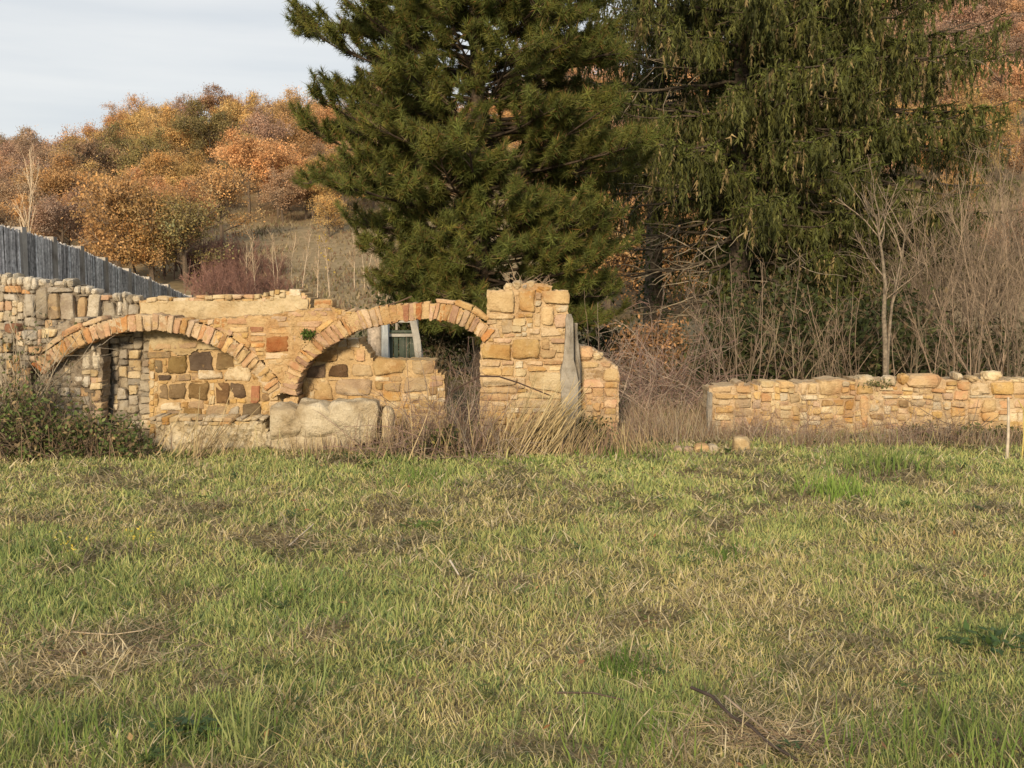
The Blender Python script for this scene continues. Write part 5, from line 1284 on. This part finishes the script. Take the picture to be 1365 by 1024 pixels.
def tall_tuft(px, py, n, h, label, cols, spread=.06, group='taller grass tufts in the field', lean=.25, w=.003):
    b = G(px, py); b[2] = float(terrain(b[0], b[1]))
    p0 = b + np.stack([R.normal(0, spread, n), R.normal(0, spread, n), np.zeros(n)], -1); d0 = np.stack([R.normal(0, lean, n), R.normal(0, lean, n), np.ones(n)], -1)
    K = 6; s = branch_pts(p0, d0, R.uniform(.45, 1.05, n) * h * .8, K, -.05, .06)
    yaw = R.uniform(0, 3.14, n); side = np.stack([np.cos(yaw), np.sin(yaw) * .5, np.zeros(n)], -1)[:, None, :] * (np.array([1, 1.1, 1, .8, .5, .08]) * w * max(1, b[1] / 5))[None, :, None]
    V = np.stack([s - side, s + side], 2).reshape(n, K * 2, 3); idx = np.arange(n * K * 2).reshape(n, K, 2)
    f = np.stack([idx[:, :-1, 0], idx[:, :-1, 1], idx[:, 1:, 1], idx[:, 1:, 0]], -1).reshape(-1, 4)
    cols = np.asarray(cols); cc = cols[R.integers(0, len(cols), n)] * R.uniform(.8, 1.2, (n, 1)); mb_ = MB(); mb_.add(V.reshape(-1, 3), f, np.repeat(cc, K * 2, 0))
    o = obj('grass_tuft', mb_, M['grass'], None, b); tag(o, label, 'grass tuft', group, 'stuff')
GR = [(.15, .21, .05), (.19, .24, .07), (.11, .17, .04)]; LG = [(.22, .27, .10), (.27, .30, .12)]
for a in ((1112, 660, 130, .24, 'bright green tall tuft before the low wall', [(.17, .27, .05), (.21, .30, .07)], .13), (1185, 628, 130, .22, 'wide green tuft right of the bright tuft, nearer the wall', GR, .2), (830, 612, 120, .18, 'green tuft at the right foot of the buttress', GR, .22), (960, 745, 90, .10, 'dark green tuft alone in the middle right of the field', [(.08, .14, .03), (.11, .17, .04)], .1),
          (828, 898, 110, .11, 'dark green tuft in the lower middle of the field', [(.08, .14, .03), (.1, .16, .035)], .06), (328, 1010, 26, .36, 'tall pale blades at the lower left centre', LG, .035), (420, 930, 8, .34, 'single tall stem with companions left of the middle', LG, .03), (205, 800, 40, .2, 'tuft of dark stalks left in the field', [(.10, .12, .04), (.16, .16, .06)], .12),
          (380, 800, 60, .16, 'green tuft just below the bare twig patch', GR, .12), (735, 800, 60, .12, 'yellowish tuft in the centre of the field', LG, .12), (1240, 1010, 90, .22, 'lush long grass at the lower right', GR, .16), (1340, 1000, 90, .24, 'lush long grass in the lower right corner', GR, .14), (240, 1000, 90, .2, 'lush long grass at the lower left', GR, .16), (60, 1010, 90, .2, 'lush long grass in the lower left corner', GR, .14), (850, 1000, 70, .2, 'long grass left of the hay pile', GR, .12), (560, 640, 90, .16, 'green tuft below the dry bramble heap', GR, .15), (705, 625, 60, .12, 'green tuft below the leaning straw clump', GR, .15)):
    tall_tuft(*a)
# leafy weeds
def rosette(px, py, n, size, label, cols, rad):
    b = G(px, py); b[2] = float(terrain(b[0], b[1])); mb_ = MB()
    az = R.uniform(0, 6.28, n); rr = rad * np.sqrt(R.random(n)); c = b + np.stack([np.cos(az) * rr * 1.6, np.sin(az) * rr, R.uniform(.02, .07, n)], -1)
    d = np.stack([np.cos(az), np.sin(az), R.uniform(-.2, .5, n)], -1); d = unit(d + R.normal(0, .3, d.shape)); e = unit(np.cross(d, [0, 0, 1.])); s = size * R.uniform(.6, 1.2, (n, 1)); cols = np.asarray(cols)
    mb_.quads(c, d * s, e * s * .45, cols[R.integers(0, len(cols), n)] * R.uniform(.8, 1.2, (n, 1)))
    o = obj('leafy_weed', mb_, M['leaf'], None, b); tag(o, label, 'weed', 'leafy weeds in the field', 'stuff')
DW = [(.055, .10, .03), (.08, .13, .04), (.065, .11, .05)]
rosette(1325, 868, 80, .035, 'dark broad leaved weed patch at the right edge of the field', DW, .13)
rosette(255, 985, 50, .035, 'dark broad leaved weed at the lower left', DW, .08)
rosette(385, 890, 60, .016, 'pale yellow green leafy weed left of centre', [(.3, .32, .12), (.24, .28, .08)], .1)
rosette(560, 705, 40, .03, 'small green weed in the upper middle of the field', [(.12, .18, .04)], .1)
# scattered darker weeds and dead leaves
R = np.random.default_rng(4321)
mb = MB()
for k_ in range(260):
    y = 2.8 + 8.2 * R.random() ** 1.2; x = R.uniform(-1, 1) * (.5 * y + .6); b = np.array([x, y, float(terrain(x, y))])
    n = int(R.integers(8, 26)); az = R.uniform(0, 6.28, n); rr = R.uniform(.02, .09) * np.sqrt(R.random(n)); c = b + np.stack([np.cos(az) * rr * 1.4, np.sin(az) * rr, R.uniform(.015, .05, n)], -1)
    d = unit(np.stack([np.cos(az), np.sin(az), R.uniform(-.1, .7, n)], -1) + R.normal(0, .3, (n, 3))); e = unit(np.cross(d, [0, 0, 1.])); s_ = R.uniform(.010, .022) * R.uniform(.6, 1.2, (n, 1)) * max(1, y / 6)
    base_c = np.array([(.085, .135, .035), (.12, .165, .05), (.07, .11, .045), (.17, .19, .07)][int(R.integers(4))]); mb.quads(c, d * s_, e * s_ * .42, base_c * R.uniform(.75, 1.2, (n, 1)))
o = obj('field_weeds', mb, M['leaf']); tag(o, 'dark green broad leaved weeds scattered through the field', 'weeds', kind='stuff')
n = 260; y = 2.8 + 8 * R.random(n); x = R.uniform(-1, 1, n) * (.5 * y + .6); c = np.stack([x, y, terrain(x, y) + R.uniform(.02, .05, n)], -1)
mb = MB(); d = rdirs(n); d[:, 2] *= .4; d = unit(d); e = unit(np.cross(d, np.array([0, 0, 1.]) + R.normal(0, .4, (n, 3)))); s_ = R.uniform(.010, .022, (n, 1)); pal = np.array([(.30, .15, .07), (.24, .13, .07), (.40, .26, .12), (.16, .10, .06)]); mb.quads(c, d * s_, e * s_ * .6, pal[R.integers(0, 4, n)])
o = obj('fallen_leaves', mb, M['leaf']); tag(o, 'small brown fallen leaves scattered over the field', 'leaves', kind='stuff')
n = 150; y = 3.0 + 8 * R.random(n) ** 1.1; x = R.uniform(-1, 1, n) * (.5 * y + .6); p0 = np.stack([x, y, terrain(x, y)], -1); s1 = branch_pts(p0, np.stack([R.normal(0, .35, n), R.normal(0, .35, n), np.ones(n)], -1), R.uniform(.10, .26, n), 6, -.04, .08)
mb = MB(); mb.tubes(s1, np.linspace(.0017, .0010, 6)[None] * np.maximum(1, y / 5)[:, None], np.array([(.5, .46, .22), (.36, .40, .14), (.42, .33, .18), (.2, .16, .1)])[R.integers(0, 4, n)])
o = obj('seed_stems', mb, M['grass']); tag(o, 'thin seed stems standing above the grass', 'grass', kind='stuff')
# yellow flowering weeds
for px, py, lb in ((100, 760, 'yellow flowering weed at the left of the field'), (185, 745, 'yellow flowering weed right of the first one')):
    b = G(px, py); b[2] = float(terrain(b[0], b[1])); e = empty('flowering_weed', b, lb, 'weed', 'yellow flowering weeds')
    mb = MB(); n = 9; s1 = branch_pts(b + R.normal(0, .03, (n, 3)) * [1, 1, 0], np.stack([R.normal(0, .2, n), R.normal(0, .2, n), np.ones(n)], -1), R.uniform(.1, .22, n), 5, 0, .06); mb.tubes(s1, np.full((n, 5), .002), np.array([(.16, .2, .06)] * n)); obj('stems', mb, M['grass'], e)
    mb = MB(); leaves(mb, np.repeat(s1[:, -1], 4, 0) + R.normal(0, .012, (n * 4, 3)), .009, [(.62, .48, .08), (.5, .45, .12)]); obj('flowers', mb, M['leaf'], e)
# heaps of cut stems
def stem_heap(px, py, n, rx, ry, ang, label):
    b = G(px, py); b[2] = float(terrain(b[0], b[1])); q_ = R.normal(0, 1, (n, 2)) * [rx, ry]
    ca, sa = math.cos(ang), math.sin(ang); p0 = b + np.stack([q_[:, 0] * ca - q_[:, 1] * sa, q_[:, 0] * sa + q_[:, 1] * ca, R.uniform(.004, .035, n)], -1)
    aa = ang + R.normal(0, .9, n) + np.where(R.random(n) < .5, math.pi, 0); s1 = branch_pts(p0, np.stack([np.cos(aa), np.sin(aa), R.normal(.06, .12, n)], -1), R.uniform(.04, .19, n), 5, -.04, .16)
    s1[:, :, 2] = np.maximum(s1[:, :, 2], b[2] + .012)
    pal = np.array([(.46, .37, .24), (.36, .27, .18), (.26, .19, .13), (.54, .45, .31), (.17, .12, .09)])
    mb_ = MB(); mb_.tubes(s1, np.linspace(.0017, .0009, 5)[None] * R.uniform(.6, 1.4, (n, 1)), pal[R.integers(0, 5, n)] * R.uniform(.75, 1.15, (n, 1)))
    tag(obj('hay_heap', mb_, M['grass'], None, b), label, 'hay', None, 'stuff')
stem_heap(1025, 990, 230, .11, .06, -.45, 'flattened heap of cut dry stems under the dark branch at the lower right')
stem_heap(110, 880, 260, .24, .12, .15, 'flattened heap of grey dry stems at the left of the field')
stem_heap(392, 727, 70, .13, .10, .5, 'small heap of dark twigs in the upper left of the field')
# sticks on the field
stick('fallen_branch', [G(921, 944) + [0, 0, .075], G(948, 958) + [0, 0, .08], G(975, 983) + [0, 0, .07], G(1000, 992) + [0, 0, .06], G(1025, 1012) + [0, 0, .05], G(1062, 1030) + [0, 0, .04]], 0.0062, (.06, .045, .038), 'dark fallen branch lying across the hay pile at the lower right', 'branch')
stick('fallen_stick', [G(965, 950) + [0, 0, .06], G(1010, 985) + [0, 0, .05], G(1040, 1005) + [0, 0, .03]], .004, (.3, .23, .17), 'thin pale stick beside the dark fallen branch', 'stick')
stick('fallen_stick', [G(742, 938) + [0, 0, .04], G(790, 942) + [0, 0, .05], G(832, 948) + [0, 0, .04]], .004, (.12, .09, .07), 'thin dark twig lying in the grass left of the hay pile', 'stick')
stick('fallen_stick', [G(95, 852) + [0, 0, .03], G(150, 857) + [0, 0, .035], G(190, 853) + [0, 0, .04], G(222, 842) + [0, 0, .045]], .0028, (.42, .34, .24), 'pale stalk lying on the left hay heap', 'stick')
stick('fallen_stick', [G(600, 760) + [0, 0, .05], G(612, 775) + [0, 0, .03]], .006, (.6, .52, .42), 'short whitish stick in the middle of the field', 'stick')
stick('fallen_stick', [G(385, 735) + [0, 0, .03], G(418, 712) + [0, 0, .06]], .005, (.5, .42, .32), 'pale stick on the bare twig patch', 'stick')
stick('fallen_stick', [G(362, 740), G(363, 765) + [0, 0, .12]], .005, (.09, .07, .05), 'short dark upright stalk below the bare twig patch', 'stick')
print('TOTAL', len(bpy.data.objects), sum(len(m.loops) - 2 * len(m.polygons) for m in bpy.data.meshes))
